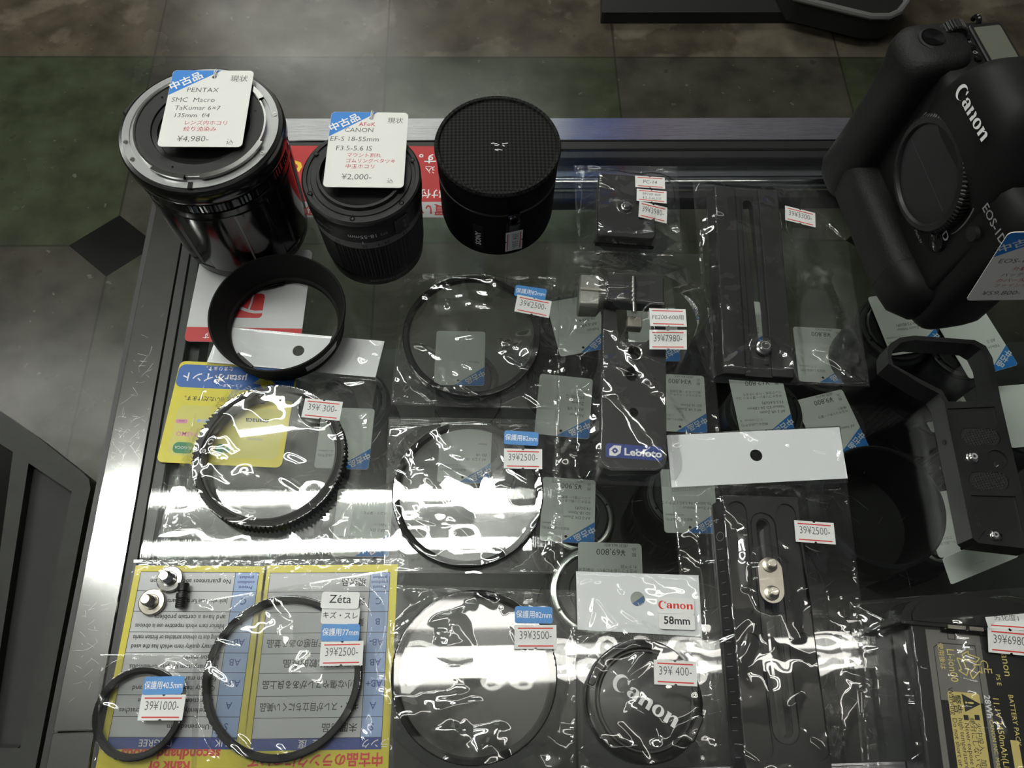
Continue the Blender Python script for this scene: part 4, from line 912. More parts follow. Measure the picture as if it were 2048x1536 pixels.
blk = [f(p0[0], p0[1]), f(p1[0], p0[1]), f(p1[0], p1[1]), f(p0[0], p1[1])]
bg = Bag('crumpled clear bag with a handwritten sticker and a 7980 sticker, holding the blue badged plate', (1124, 501), (1405, 509), (1453, 978), (1104, 966), [poly_support([f(*p) for p in pts], 10.6), poly_support(blk, 22), ring_support(*g(0, 0, 11)[:2], 10, 21.5, 1)], 23, keepflat=((1336, 657, 22),), slope=.75, ncrease=110, camp=.75, noise=.6, folds=(((1194, 627), (1230, 680), (1280, 752), (1340, 815), (1388, 866), 2.0, 2.4), ((1197, 757), (1240, 815), (1290, 880), (1332, 925), 2.0, 2.4), ((1192, 626), (1240, 630), (1330, 624), 1.4, 1.8), ((1375, 655), (1410, 760), (1440, 850), 1.3, 1.8), ((1145, 640), (1122, 780), (1112, 900), 1.3, 1.8), ((1196, 757), (1160, 775), (1145, 790), 1.0, 1.6), ((1222, 573), (1260, 570), 1.2, 2.2), ((1128, 505), (1140, 545), (1150, 560), 1.0, 1.5), ((1145, 885), (1120, 920), (1108, 950), 1.2, 2.0)))
bg.note(1335.5, 636, 10, .3, ['FE200-600用'], 22, 12, off=.3); bg.price(1337, 677, 10, .3, '39¥7980-', 22, 12)
# wide rail with pockets, header bag
f, L = barframe((1520.5, 992), (1579, 1536), 10); L2 = L+26; w_ = 20.8
t = thing('slotted_rail', 'wide black rail with long pockets and silver stud plate, under the 2500 header bag', 'camera rail', (*f(0, -L/2)[:2], .5))
pk = [capsule(*lz(f, *p, 10), *lz(f, *q, 10), 5.4) for p, q in (((1474, 1021), (1489, 1212)), ((1501, 1286), (1526, 1497)), ((1572, 1026), (1603, 1214)), ((1610, 1286), (1638, 1497)))]
s0, s1 = lz(f, 1526, 1050, 10), lz(f, 1571.5, 1460, 10); out = [(-w_, -L2), (w_, -L2), (w_, 0), (-w_, 0)]
b = MB(); b.prism(f, out, .5, 8.4, 'black_metal', holes=[capsule(*s0, *s1, 3.4)[::-1]])
b.prism(f, out, 8.4, 10, 'black_metal', holes=[p[::-1] for p in pk]+[capsule(*s0, *s1, 7.2)[::-1]])
b.prism(f, capsule(*s0, *s1, 6.4), 8.4, 9.6, 'black_satin', holes=[capsule(*s0, *s1, 3.9)[::-1]])
b.loft(f, [([(-w_-5, -L2), (-w_+.1, -L2), (-w_+.1, -4), (-w_-5, -4)], .5), ([(-w_-5, -L2), (-w_+.1, -L2), (-w_+.1, -4), (-w_-5, -4)], 3.5), ([(-w_-.5, -L2), (-w_+.1, -L2), (-w_+.1, -1.5), (-w_-.5, -1.5)], 9.8)], 'black_satin')
g = Frame(f(-w_-2.75, 0, 6.75), V(*(f.ax*.58+V(0, 0, .81))), f.ay)
for k in range(20): b.line(g, -1.8 if k % 5 else -2.6, -30-k*6.1, 1.2, -30-k*6.1, .22, 'ink_pale', .25)
b.text(g, '4', 0, -14, 4, 'ink_pale', .25, -.01, rot=90); b.prism(g, circle(0, -23, 2.6, 20), .2, .2, 'ink_pale', holes=[circle(0, -23, 2.3, 20)[::-1]], flat=True); b.build('rail', t, bevel=.3)
b = MB(); c0, c1 = lz(f, 1540.5, 1139, 12), lz(f, 1544.5, 1181, 12); b.prism(f, capsule(*c0, *c1, 6.5, 14), 10.0, 11.8, 'warm_silver'); sp_ = b.build('stud_plate', t, bevel=.4)
for px_, py_ in ((1543, 1128), (1547, 1184)):
    b = MB(); q = lz(f, px_, py_, 15); b.lathe(f.moved(*q, 11.8), [(3.9, 0), (3.9, 1), (2.4, 1.4), (2.4, 5.6), (1.9, 6), (0, 6)], 'warm_silver', 28); b.build('stud', sp_)
bg = Bag('long clear bag with white header and a 2500 sticker, holding the wide pocketed rail', (1330, 869), (1680, 852), (1768, 1590), (1404, 1590), [poly_support([f(-w_-1, -1), f(w_, -1), f(w_, -L2), f(-w_-1, -L2)], 10.6), ring_support(*f(*lz(f, 1543, 1128, 15))[:2], 2.4, 18.4, 0), ring_support(*f(*lz(f, 1547, 1184, 15))[:2], 2.4, 18.4, 0), poly_support(pxs([(1332, 870), (1680, 853), (1696, 960), (1342, 978)], 3), 4.0)], 24, keepflat=((1628, 1065, 18), (1440, 930, 16)), slope=.8, ncrease=80, camp=.5, noise=.36, folds=(((1425, 998), (1450, 1030), (1483, 1062), 1.2, 1.8), ((1483, 1062), (1486, 1110), (1484, 1180), 1.3, 2.0), ((1545, 1130), (1556, 1180), (1590, 1280), 1.5, 2.6), ((1600, 1184), (1650, 1165), (1692, 1157), 1.2, 1.6), ((1690, 990), (1640, 1010), (1600, 1006), 1.0, 1.5), ((1490, 1235), (1460, 1265), (1400, 1290), 1.0, 1.6), ((1640, 1105), (1652, 1150), (1662, 1200), .9, 1.6), ((1470, 1340), (1490, 1290), (1500, 1250), 1.0, 1.8), ((1680, 1520), (1700, 1440), (1720, 1400), 1.1, 1.8), ((1680, 900), (1560, 880), (1500, 875), .5, 2.0)))
bg.header((1333, 871), (1678, 855), (1695, 957), (1343, 975), 3.4, (1512, 911), 3.6); bg.price(1629, 1065, 10, .7, '39¥2500-')
# lens cap
cx, cy = at(1290, 1400, 8)[:2]
t = thing('lens_cover', 'round black lens cover with white lettering in the bag marked 58mm', 'lens cover', (cx, cy, .5)); f = Fz(cx, cy, .5)
b = MB(); b.lathe(f, [(26, 0), (29.4, 0), (29.9, .8), (29.9, 5), (29.2, 6.8), (27.6, 7.7), (25.6, 7.9), (25.0, 7.2), (24.4, 7.9), (23.6, 7.9), (22.8, 7.2)], 'cap_black', 120, rmod=None)
for a in (150, -30):
    g = f.moved(28.2*_c(math.radians(a)), 28.2*_s(math.radians(a)), 0, a-90)
    b.bevbox(g, -7, -2.6, 5.5, 7, 1.4, 8.3, 'cap_black', 1, .5); b.box(g, -7.6, -3, 5, -7.2, 1.2, 8.0, 'black_gloss')
b.build('shell', t)
b = MB(); b.lathe(f, [(23.0, 7.2), (22.4, 7.5), (0, 7.7)], 'cap_face', 90); ang = pxframe(1290, 1400, 340, 235, 8.3); b.build('face', t)
b = MB(); logo(b, Frame(V(cx, cy, 8.25)+ang.ax*.4, ang.ax, ang.ay), 8.0, 'print_white'); b.build('lettering', t)
bg = Bag('clear bag with white header labelled 58mm and a 400 sticker, holding the round cover', (1150, 1141), (1398, 1151), (1420, 1590), (1158, 1590), [ring_support(cx, cy, 29.5, 8.9, .3), poly_support(pxs([(1151, 1142), (1398, 1151), (1405, 1277), (1154, 1262)], 2), 1.9)], 25, keepflat=((1350, 1346, 17), (1352, 1228, 15)), slope=.7, ncrease=75, noise=.4, camp=.6, folds=(((1200, 1310), (1268, 1290), (1290, 1305), (1230, 1365), (1196, 1406), (1300, 1340), .9, 1.6), ((1310, 1495), (1350, 1450), (1390, 1435), 1.1, 1.7), ((1315, 1497), (1370, 1495), .9, 1.5), ((1335, 1383), (1380, 1395), 1.0, 1.8)))
bg.header((1152, 1143), (1397, 1151), (1404, 1274), (1155, 1259), 1.3, (1275, 1198), 3.9)
bg.price(1350.5, 1346, 10, .5, '39¥ 400-'); fr = bg.rlabel(1353, 1244, 10, .4, '58mm', 19.5, 8, 'sticker_white', 'ink', 'size_label', th=4.0, bold=.02)
fr = bg.seat(1351, 1212, 10, .5, 20, 8.4, .2); b = MB(); b.prism(fr, rrect(-10, -4.2, 10, 4.2, 1.6), 0, .14, 'sticker_white'); logo(b, fr.moved(0, .2), 4.0, 'stripe_red', .2); b.build('name_label', bg.t)
# loose screws
def stud(px, py, tx, ty, m, label):
    o_ = at(px, py, 1.2); tp = at(tx, ty, 12); t = thing('tripod_screw', label, 'screw', (o_[0], o_[1], 1.1), 'loose silver screws on the glass'); f = Fz(o_[0], o_[1], 1.1)
    b = MB(); b.lathe(f, [(0, 0), (6.4, 0), (6.9, .4, 1), (6.9, 2.0, 1), (6.4, 2.4), (4.2, 2.6), (3.6, 2.3), (3.4, 2.3)], m, 120, rmod=lambda a: .12 if int(a*60/PI) % 2 else -.1); b.build('head', t, smooth=25)
    b = MB(); b.lathe(f, [(3.4, 2.2), (3.4, 3.6), (2.2, 4.2)]+[(3.0 if k % 2 else 2.55, 4.6+k*.5) for k in range(11)]+[(2.6, 10.6), (2.2, 11.2), (0, 11.2)], m, 36); b.build('thread', t, smooth=20)
stud(342, 1159, 327, 1141, 'silver', 'shiny silver tripod screw, upper of two beside the black standoff'); stud(306, 1205, 288, 1191, 'warm_silver', 'dull warm silver tripod screw, lower left of the black standoff')
f = pxframe(364, 1191, 3, -21, 4.2); t = thing('standoff', 'small black threaded standoff lying beside the silver screws', 'standoff', f.o-V(0, 0, 3))
b = MB(); g = Frame(f.o, f.ay, f.az, f.ax); b.lathe(g, [(0, -6.4), (2.4, -6.4), (2.7, -6), (2.7, -1.5), (3.1, -1.2), (3.1, 1), (2.2, 1.3), (2.2, 2), (3.0, 2.3), (3.0, 6.2), (2.6, 6.5), (0, 6.5)], 'black_metal', 24)
for k in range(4): b.lathe(g, [(2.7, -5.4+k), (2.95, -5.1+k), (2.7, -4.8+k)], 'black_metal', 24)
b.box(g, -.5, 2.6, 3.5, .5, 3.2, 6.6, 'ink'); b.build('body', t)
# ------------------------------------------------------------------ the large camera body
a_ = math.radians(8); XC = V(_s(a_), -_c(a_), 0); NC = V(-_c(a_), -_s(a_), 0); OC = V(251.0, 381.1, .3)
fc = Frame(OC, XC, NC, V(0, 0, 1))                       # x: grip side to far side, y: out of the front, z: up
def sup(cx, cy, a, b_, n=4.0, k=48):
    r = []
    for i in range(k):
        t_ = 2*PI*i/k; c_, s_ = _c(t_), _s(t_); r.append((cx+a*math.copysign(abs(c_)**(2/n), c_), cy+b_*math.copysign(abs(s_)**(2/n), s_)))
    return r
t = thing('digital_camera', 'large black camera standing upright with body cap, at the right edge', 'camera', fc(78, -15, 0))
b = MB()
b.loft(fc, [(sup(79, -20, 66, 18, 5), 0), (sup(79, -20, 70, 23, 5), 3), (sup(79, -20, 72, 25, 6), 10), (sup(79, -20, 72, 25, 6), 60), (sup(79, -20, 72, 24.5, 6), 106), (sup(79, -20, 70, 23.5, 5), 114), (sup(79, -20, 66, 20, 4.5), 118)], 'camera_skin')
b.loft(fc, [(sup(90, -14, 43, 24, 3.4), 96), (sup(91, -12, 40, 25.5, 3.2), 110), (sup(91, -11, 36, 25.5, 3), 122), (sup(91, -10, 31, 25, 3), 134), (sup(91, -10, 25, 23.5, 3), 144), (sup(91, -11, 19, 20, 3), 150), (sup(91, -12, 12, 14, 3), 153)], 'camera_skin')
b.loft(fc, [(sup(112, -2, 26, 7, 4), 8), (sup(112, 0, 27, 9, 4), 30), (sup(114, -1, 25, 8, 4), 70), (sup(116, -3, 22, 7, 4), 100), (sup(116, -6, 18, 6, 4), 110)], 'camera_skin')
b.build('shell', t, smooth=60)
b = MB(); b.loft(fc, [(sup(30, 2, 17, 20, 3.2), 6), (sup(29, 3, 18.5, 21, 3.2), 14), (sup(29, 3, 17.5, 19, 3), 40), (sup(29, 2, 17, 18, 3), 75), (sup(29, 2, 17.5, 19, 3), 100), (sup(29, 3, 18.5, 20, 3), 112), (sup(29, 2, 18, 19, 3), 118), (sup(30, 0, 15, 15.5, 3), 122), (sup(32, -3, 9, 9, 3), 123.5)], 'grip_rubber'); b.build('grip', t, smooth=60)
b = MB(); g = Frame(fc(0, 0, 0), V(0, 1, 0), V(0, 0, 1), XC); g.ax = NC
b.loft(g, [(sup(2, 20, 12, 15, 3.4), 12), (sup(5, 21, 16, 18.5, 3.4), 18), (sup(6, 21, 15.5, 18, 3.4), 60), (sup(6, 21, 15.5, 18.5, 3.4), 116)], 'grip_rubber'); b.build('portrait_grip', t, smooth=60)
b = MB(); b.loft(g, [(sup(6, 21, 15.4, 18.4, 3.4), 116), (sup(5, 21, 16.4, 19.4, 3.4), 118), (sup(3, 21, 16, 19, 3.2), 132), (sup(-2, 21, 12, 16, 3), 141), (sup(-6, 21, 6, 9, 3), 144)], 'camera_skin'); b.build('grip_end_cap', t, smooth=60)
# mount and body cap
gm = Frame(fc(90, 0, 85), XC, V(0, 0, 1), NC)
b = MB(); b.lathe(gm, [(40, -2), (39, 3), (36.5, 6), (35.6, 6.4), (35.2, 5.6), (34.6, 5.4)], 'camera_skin', 96); b.lathe(gm, [(36.2, 6.25), (35.9, 6.55), (35.5, 6.5)], 'grey_edge', 96); b.build('mount_bezel', t)
b = MB(); b.lathe(gm, [(30, 3), (31.8, 4, .8), (32.6, 8, 1), (32.4, 12, 1), (31.4, 13.6), (28.4, 14.2), (27.8, 13.4), (27.4, 12.4), (27, 12.4), (0, 12.8)], 'black_plastic', 336, rmod=lambda a: (.9 if (a*42/PI) % 1 < .5 else -.5)); b.build('body_cap', t, smooth=25)
b = MB(); b.poly(gm, [(-25, 1), (25, -1), (25, -1.25), (-25, .75)], 12.95, 'ink_grey'); b.build('cap_seam', t)
# controls
b = MB(); gs = fc.moved(27, 4, 121.5); b.lathe(gs, [(8.5, 0), (8.2, 1.6), (7, 2.0), (6.6, 1.4)], 'black_plastic', 40); b.lathe(gs, [(6.4, 1.2), (6, 2.6), (3, 2.2), (0, 2.0)], 'black_gloss', 40); b.build('shutter_button', t)
b = MB(); gd = Frame(fc(21, -11, 118.5), XC, V(0, 0, 1), NC); gd = Frame(gd.o, V(0, 0, 1), NC, XC); b.lathe(gd, [(7.4, -3.6), (8, -3, 1), (8, 3, 1), (7.4, 3.6)], 'rubber', 144, rmod=lambda a: .5 if (a*16/PI) % 1 < .6 else -.3, cap=True); b.build('main_dial', t, smooth=25)
b = MB(); gf = fc.moved(31, -7.5, 119.6); b.lathe(gf, [(4.2, -1), (4.0, 1.4), (3.2, 1.8), (3.0, .8), (2.4, .8), (2.2, 1.9), (0, 2.1)], 'black_gloss', 30); fb_ = b.build('function_button', t)
b = MB(); b.text(Frame(fc(33, -13.5, 120.2), -NC, XC, V(0, 0, 1)), 'FEL', 0, -1, 2.4, 'print_white', .1, 0, rot=60); b.build('lettering', fb_)
b = MB(); gl = Frame(fc(34, -33, 118.6), -NC, -XC, V(0, 0, 1)); b.bevbox(gl, -10, -20, -2, 10, 18, 1.2, 'black_plastic', 2, .6); ds_ = b.build('display_surround', t)
b = MB(); b.poly(gl, rrect(-8, -17, 8, 15, 1), 1.35, 'lcd'); b.build('top_display', ds_)
for k, (x_, y_, s_) in enumerate(((25, -19, 'ISO'), (33, -19, '±'), (41, -19, 'Q'))):
    gb = fc.moved(x_, y_, 118.4); b = MB(); b.lathe(gb, [(2.2, 0), (2.0, 1.2), (0, 1.5)], 'black_gloss', 20); tb_ = b.build('top_button', t)
    b = MB(); b.text(Frame(gb(-4.6, 0, .6), XC, NC, V(0, 0, 1)), s_, 0, -.9, 2.2, 'ink_pale', .1, .01, rot=0); b.build('lettering', tb_)
b = MB(); b.tube([fc(13+3*_c(q), -30, 117+4*_s(q)) for q in np.linspace(0, PI, 9)], 1.5, 'black_gloss', 8); b.build('strap_lug', t)
# front lettering on the finder housing, laid on its slope
def front_z(pt): return pt
gp = Frame(fc(90.5, 14.55, 134.5), XC, V(*(V(0, 0, 1)*.985-NC*.14)), None); b = MB(); logo(b, gp, 7.4, 'print_white', .35); b.build('lettering', t)
b = MB(); ge = Frame(fc(140, 6.6, 103), XC, V(0, 0, 1)); b.text(ge, 'EOS-1D', 0, 0, 5.2, 'ink_pale', .3, .01); b.build('model_lettering', t); b = MB(); b.text(ge, 'D', -16, -33, 5.4, 'ink_pale', 2.4, .015); b.build('emblem', t); b = MB(); b.text(ge, 'Mark IV', -30, -51, 2.2, 'ink_pale', 3.0, 0); b.build('version_lettering', t)
b = MB(); gr = fc.moved(121, 7, 64); gr2 = Frame(gr.o, XC, V(0, 0, 1), NC); b.lathe(gr2, [(7, -2), (6.6, 2.4), (5.6, 3.2), (0, 3.6)], 'black_gloss', 40); b.build('release_button', t)
b = MB(); b.lathe(gr2.moved(14, 26), [(4.2, -1), (4, 1.6), (0, 2)], 'black_plastic', 30); b.build('preview_button', t)
# its tag leaning against the base
def atY(px, py, Y):
    d = RGT*(px-1024)-UPV*(py-768)+FWD*CF; return V(0, 0, CH)+d*Y/d[1]
tl = atY(2022, 456, 222.0); bl = atY(1931, 600, 217.0)
up = tl-bl; up /= np.linalg.norm(up); dr_ = RGT*(2048-1024)-UPV*(598-768)+FWD*CF; C0 = V(0, 0, CH); ax = C0+dr_*((bl-C0)@up)/(dr_@up)-bl; ax /= np.linalg.norm(ax)
used_tag(None, None, 0, 'price tag written ¥59,800 leaning against the large camera body', [('CANON', 15, 16, 3.2, 'ink_grey', 'l'), ('EOS-1D MarkIV', 4, 24, 3.6, 'ink_grey', 'l'), ('外観スレ多', 13, 30.4, 2.6, 'ink_red', 'l'), ('バッテリー', 9.5, 35.4, 2.6, 'ink_grey', 'l'), ('カバー欠', 9, 40.2, 2.6, 'ink_red', 'l'), ('ファインダーゴミ', 9.5, 44.6, 2.4, 'ink_red', 'l'), ('¥59,800-', 6, 52, 3.8, 'ink_grey', 'l')], tilt=Frame(bl+up*57, ax, up), string=False, w=46, h=57)

# ------------------------------------------------------------------ cage plate with handle frame
zc = 16; f = Frame((*at(1960, 900, zc)[:2], 0), *[pxframe(1960, 900, 62, -14, zc).ax, pxframe(1960, 900, 62, -14, zc).ay], V(0, 0, 1))
def P_(*pts): return lzs(f, zc, *pts)
outer = P_((1777, 727), (1775, 700), (1782, 686), (1800, 675), (1830, 671), (1950, 680), (1972, 692), (1985, 715), (2003, 806), (2048, 1000), (2068, 1099), (1957, 1086), (1945, 1076), (1889, 806), (1878, 787), (1840, 767))
win = P_((1787, 729), (1783, 716), (1785, 702), (1802, 685), (1830, 680), (1946, 688), (1962, 698), (1974, 722), (1990, 803), (1897, 803), (1884, 781), (1843, 760))
rec1 = P_((1895, 817), (1990, 813), (1998, 850), (1903, 855)); hole1 = circle(*lz(f, 1946, 917, zc), 3.1, 24); hole2 = circle(*lz(f, 1995, 919, zc), 5.8, 30); hole3 = circle(*lz(f, 1993, 1072, zc), 3.4, 24)
pads = [capsule(*lz(f, *p, zc), *lz(f, *q, zc), 5.2) for p, q in (((1939, 873), (1983, 874)), ((1957, 961), (2000, 962)))]
rec2 = P_((1942, 990), (2032, 993), (2048, 1064), (2010, 1070), (1972, 1060), (1958, 1080))
t = thing('camera_cage', 'black camera cage plate with open handle frame and silver screws, at the right', 'camera cage', f(0, 0, .3))
b = MB(); b.prism(f, outer, .3, zc-1.4, 'black_satin', holes=[win[::-1]]); b.prism(f, outer, zc-1.4, zc, 'black_satin', holes=[win[::-1], rec1[::-1], hole1[::-1], hole2[::-1], hole3[::-1], rec2[::-1]]+[p[::-1] for p in pads]); b.build('frame', t, bevel=.5)
for p in pads:
    b = MB(); c_ = np.mean(p, 0); b.prism(f, [tuple(c_+(np.array(q)-c_)*.97) for q in p], zc-1.4, zc-.2, 'rubber')
    x0, x1 = min(q[0] for q in p), max(q[0] for q in p)
    for i in range(13):
        for j in range(7):
            x, y = x0+1+i*(x1-x0-2)/12, c_[1]-4.2+j*1.4
            if abs(y-c_[1]) < 4.6 and math.hypot(max(abs(x-c_[0])-(x1-x0)/2+5.2, 0), y-c_[1]) < 4.7: b.loft(f, [([(x-.55, y-.55), (x+.55, y-.55), (x+.55, y+.55), (x-.55, y+.55)], zc-.2), ([(x-.2, y-.2), (x+.2, y-.2), (x+.2, y+.2), (x-.2, y+.2)], zc+.25)], 'rubber')
    b.build('rubber_pad', t, smooth=20)
for (px_, py_), r, h in (((1946, 914), 2.7, 2.6), ((1992, 1069), 2.3, 1.2)):
    b = MB(); q = lz(f, px_, py_, zc+1); screw(b, f, q[0], q[1], zc-1.4, r, h+1.4, 'silver', False); b.lathe(f.moved(q[0], q[1], zc+h-.0), [(r*.3, .03), (r*.55, .1), (r*.7, .03)], 'ink_pale', 20); b.build('screw', t)
b = MB(); q = lz(f, 1995, 925, zc-1); b.lathe(f.moved(q[0]+.5, q[1]-1.5, zc-1.35), [(3, 0), (2.6, .5), (0, .6)], 'black_metal', 24); b.line(f.moved(q[0], q[1], zc-.7), -2.2, -2.2, -.4, -1.6, .5, 'ink_pale', .0); b.build('spare_screw', t)
b = MB(); g = Frame(f(*lz(f, 1953, 1030, zc), zc-1.3), -f.ay, f.ax, f.az); b.text(g, '::.:: ::.: :::', 0, -1.2, 2.8, 'ink_grey', .05, -.01); b.build('engraving', t)
b = MB(); q = lz(f, 1886, 926, 9); g = Frame(f(*lz(f, 1897, 926, zc), 8)-f.ax*.25, -f.ay, V(0, 0, 1), -f.ax); b.text(g, 'ø', 0, -1, 2.4, 'ink_pale', .3, 0)
for py_ in (875, 965): b.prism(Frame(f(*lz(f, 1903, py_, zc), 8)-f.ax*.4, -f.ay, V(0, 0, 1), -f.ax), circle(0, 0, 1.5, 14), 0, .1, 'ink')
b.build('side_marks', t)

# ------------------------------------------------------------------ battery in its bag
zb_ = 22.0; f = pxframe(1848, 1256, 20, 152, zb_); f.o[2] = 0
t = thing('battery_pack', 'black camera battery pack with yellow warning label in the crumpled bag at lower right', 'battery', f(45, 26, .6))
b = MB(); b.bevbox(f, -2, -7, .6, 92, 60, zb_, 'black_satin', 2, 1); b.build('case', t)
b = MB(); secs = []
arc = [(-2 - 15*(1-((y-26)/42)**2)**.5 if abs(y-26) < 41.9 else -2, y) for y in np.linspace(-12, 66, 25)]
arc = [(-2.0-13*max(0, 1-((y-27)/40)**4)**.5-3*max(0, 1-((y-27)/40)**2), y) for y in np.linspace(-12.5, 66.5, 27)]
po = [(-1.0, -12.5)]+arc+[(-1.0, 66.5)]
b.prism(f, po, .6, 24.5, 'black_plastic'); c_ = np.mean(po, 0); b.prism(f, [tuple(c_+(np.array(q)-c_)*.86) for q in po], 24.5, 25.6, 'black_plastic'); b.build('end_cap', t, bevel=1.0)
b = MB()
for y0, y1 in ((11, 20), (22, 29)): b.box(f, -2.2, y0, 23.5, -.4, y1, 24.9, 'warm_silver')
b.box(f, -1, 8, 22, 1.5, 36, 23.2, 'black_gloss'); b.build('contact', t)
b = MB(); zl = zb_+.05
b.poly(f, [(.5, .5), (.5, 28), (92, 28), (92, .5)], zl, 'grey_panel'); b.poly(f, [(6.5, 6.5), (6.5, 25), (92, 25), (92, 3.5), (9, 3.5)], zl+.03, 'black_satin'); b.poly(f, [(7, 6.7), (7, 24.6), (34, 24.6), (34, 3.9), (9.2, 3.9)], zl+.05, 'grey_panel')
b.poly(f, [(1.4, 11.4), (1.4, 15.4), (4.6, 15.4), (4.6, 11.4)], zl+.04, 'black_plastic'); b.poly(f, [(1.8, 11.8), (1.8, 15.0), (4.2, 15.0), (4.2, 11.8)], zl+.06, 'grey_panel')
def bt(s_, px, py, h, m, w=None, bold=.0, al='c'): x, y = lz(f, px, py, zb_); b.text(f, s_, x, y-h/2, h, m, zl+.14, bold, align=al, maxw=w)
bt('Li-ion00', 1905, 1331, 3.9, 'gold_print', 15.5); bt('使用後は', 1883, 1312, 2.3, 'gold_print')
x, y = lz(f, 1939, 1330, zb_)
for k in range(3):
    g = Frame(f(x, y, zl+.14), f.ax, f.ay).moved(0, 0, 0, 120*k+15)
    for q in ([(-4.4, -5.0), (1.4, -5.0), (1.4, -6.6), (4.4, -3.6), (1.4, -1.2), (1.4, -2.4), (-3.0, -2.4)],):
        for a1, a2 in zip(q, q[1:]+q[:1]): b.line(g, *a1, *a2, .5, 'gold_print', 0)
bt('C', 1968, 1328, 4.2, 'gold_print', bold=-.01); bt('E', 1976, 1342, 4.2, 'gold_print', bold=-.01)
w0 = lz(f, 1894, 1382, zb_); w1 = lz(f, 1957, 1382, zb_); b.poly(f, rrect(w0[0], w0[1], 91, w1[1], 1.2), zl+.1, 'warn_yellow')
x, y = lz(f, 1942, 1406, zb_); b.poly(f, [(x-3.0, y-3.6), (x+3.0, y-3.6), (x, y+4.2)][::1], zl+.14, 'ink') if 0 else b.poly(f, [(x-4, y-4.2), (x+4.4, y-3.6), (x+.2, y+4.6)], zl+.14, 'ink'); b.text(f, '!', x, y-2.8, 4, 'warn_yellow', zl+.18, .03)
bt('警告', 1914, 1408, 3.2, 'ink', bold=.01); bt('Warning', 1904, 1402, 2.6, 'ink')
for s_, px, py in (('■ 火中投入、加熱、ショート、分解', 1953, 1430), ('絶対にしないでください。', 1943, 1436), ('■ Never expose to fire or', 1931, 1430), ('high temperature.', 1921, 1437), ('Do not short or disassemble', 1909, 1437)): bt(s_, px, py, 2.3, 'ink', al='l')
bt('28Wh', 1977, 1413, 3.0, 'print_white', bold=.015); bt('CANON INC. MADE IN JAPAN', 1982, 1440, 1.9, 'gold_print', al='l'); bt('11.1V 2450mAh(Li-ion)', 1991, 1397, 3.0, 'gold_print', al='l'); bt('BATTERY PACK', 2021, 1390, 2.4, 'gold_print', al='l'); bt('PS E', 1997, 1360, 2.2, 'gold_print'); bt('Canon', 2012, 1322, 4, 'gold_print')
y_ = lz(f, 2020, 1480, zb_); b.poly(f, [(y_[0], y_[1]), (91, y_[1]), (91, y_[1]+4), (y_[0], y_[1]+4)], zl+.1, 'warn_yellow'); b.build('printed_label', t)
bg = Bag('crumpled clear bag with two stickers ending in 6980, holding the battery pack', (1698, 1204), (2120, 1168), (2150, 1600), (1728, 1600), [poly_support([f(q[0]*1.02, q[1]) for q in po], 26.2), poly_support([f(-2, -7), f(-2, 60), f(92, 60), f(92, -7)], 22.8)], 31, keepflat=((2016, 1260, 24),), slope=1.1, ncrease=80, camp=.7, noise=.45, folds=(((1803, 1203), (1832, 1206), .9, 1.5), ((1918, 1190), (1900, 1220), (1890, 1260), (1910, 1330), (1916, 1395), 1.6, 2.2), ((1893, 1252), (1940, 1270), (1972, 1280), 1.4, 2.0), ((1930, 1390), (1960, 1440), (1976, 1480), 1.2, 1.8), ((1866, 1416), (1900, 1418), 1.2, 1.8), ((1720, 1240), (1760, 1290), (1800, 1330), 1.1, 1.6), ((1765, 1310), (1790, 1400), (1800, 1480), 1.1, 1.6), ((1980, 1300), (2030, 1360), (2060, 1400), 1.2, 1.8)))
bg.note(2013, 1236, 10, .9, ['劣化度1'], 21, 12, off=.4); bg.price(2021, 1284, 10, .9, '39¥6980-', 22, 12)

# ------------------------------------------------------------------ lenses and their tags inside the counter
SH = -350.0
def case_lens(px, py, z, R, label, ring='dark', hood=0):
    c = at(px, py, z); t = thing('camera_lens', label, 'camera lens', (c[0], c[1], SH), 'lenses standing inside the counter'); f = Fz(c[0], c[1])
    Hh = z-SH; b = MB(); b.lathe(f, [(R*.8, SH), (R, SH+1), (R, SH+Hh*.22), (R*.96, SH+Hh*.24), (R*.98, SH+Hh*.62), (R*.92, SH+Hh*.66), (R*.92, z-10), (R*.86, z-7), (R*.80, z-7)], 'black_satin', 72, cap=True); b.build('barrel', t)
    b = MB(); b.lathe(f, [(R*.98, SH+Hh*.30), (R*1.01, SH+Hh*.31, 1), (R*1.01, SH+Hh*.56, 1), (R*.98, SH+Hh*.57)], 'rubber', 180, rmod=lambda a: .3 if int(a*45/PI) % 2 else -.4); b.build('grip_ring', t, smooth=20)
    b = MB(); b.lathe(f, [(R*.84, z-8), (R*.84, z-3.5), (R*.80, z-3), (R*.74, z-3), (R*.72, z-8)], 'silver' if ring == 'bright' else 'grey_metal', 72)
    for a in (.4, 1.9, 3.6, 5.2): b.prism(f.moved(R*.77*_c(a), R*.77*_s(a)), circle(0, 0, 1.1, 12), z-3, z-2.8, 'black_gloss')
    b.build('mount_ring', t)
    b = MB(); b.lathe(f, [(R*.73, z-7), (R*.72, z-2.2, .4), (R*.68, z-1.2), (R*.5, z-1.2), (R*.47, z-2), (0, z-2)], 'black_plastic', 90, rmod=lambda a: .8 if int(a*18/PI) % 2 else -.4); b.build('rear_cap', t, smooth=25)
def case_tag(px, py, wpx, rot, label, lines, hand=False):
    z = CH-(CF*_s(CP)+(py-768)*_c(CP))*46/wpx; z = min(max(z, -300), -40)
    g = pxframe(px, py, -_c(math.radians(rot)), -_s(math.radians(rot)), z); fr = Frame(g(-23, 28), g.ax, g.ay, g.az)
    used_tag(None, None, z, label, lines, tilt=fr, group='price tags on the lenses inside the counter', string=False); return z
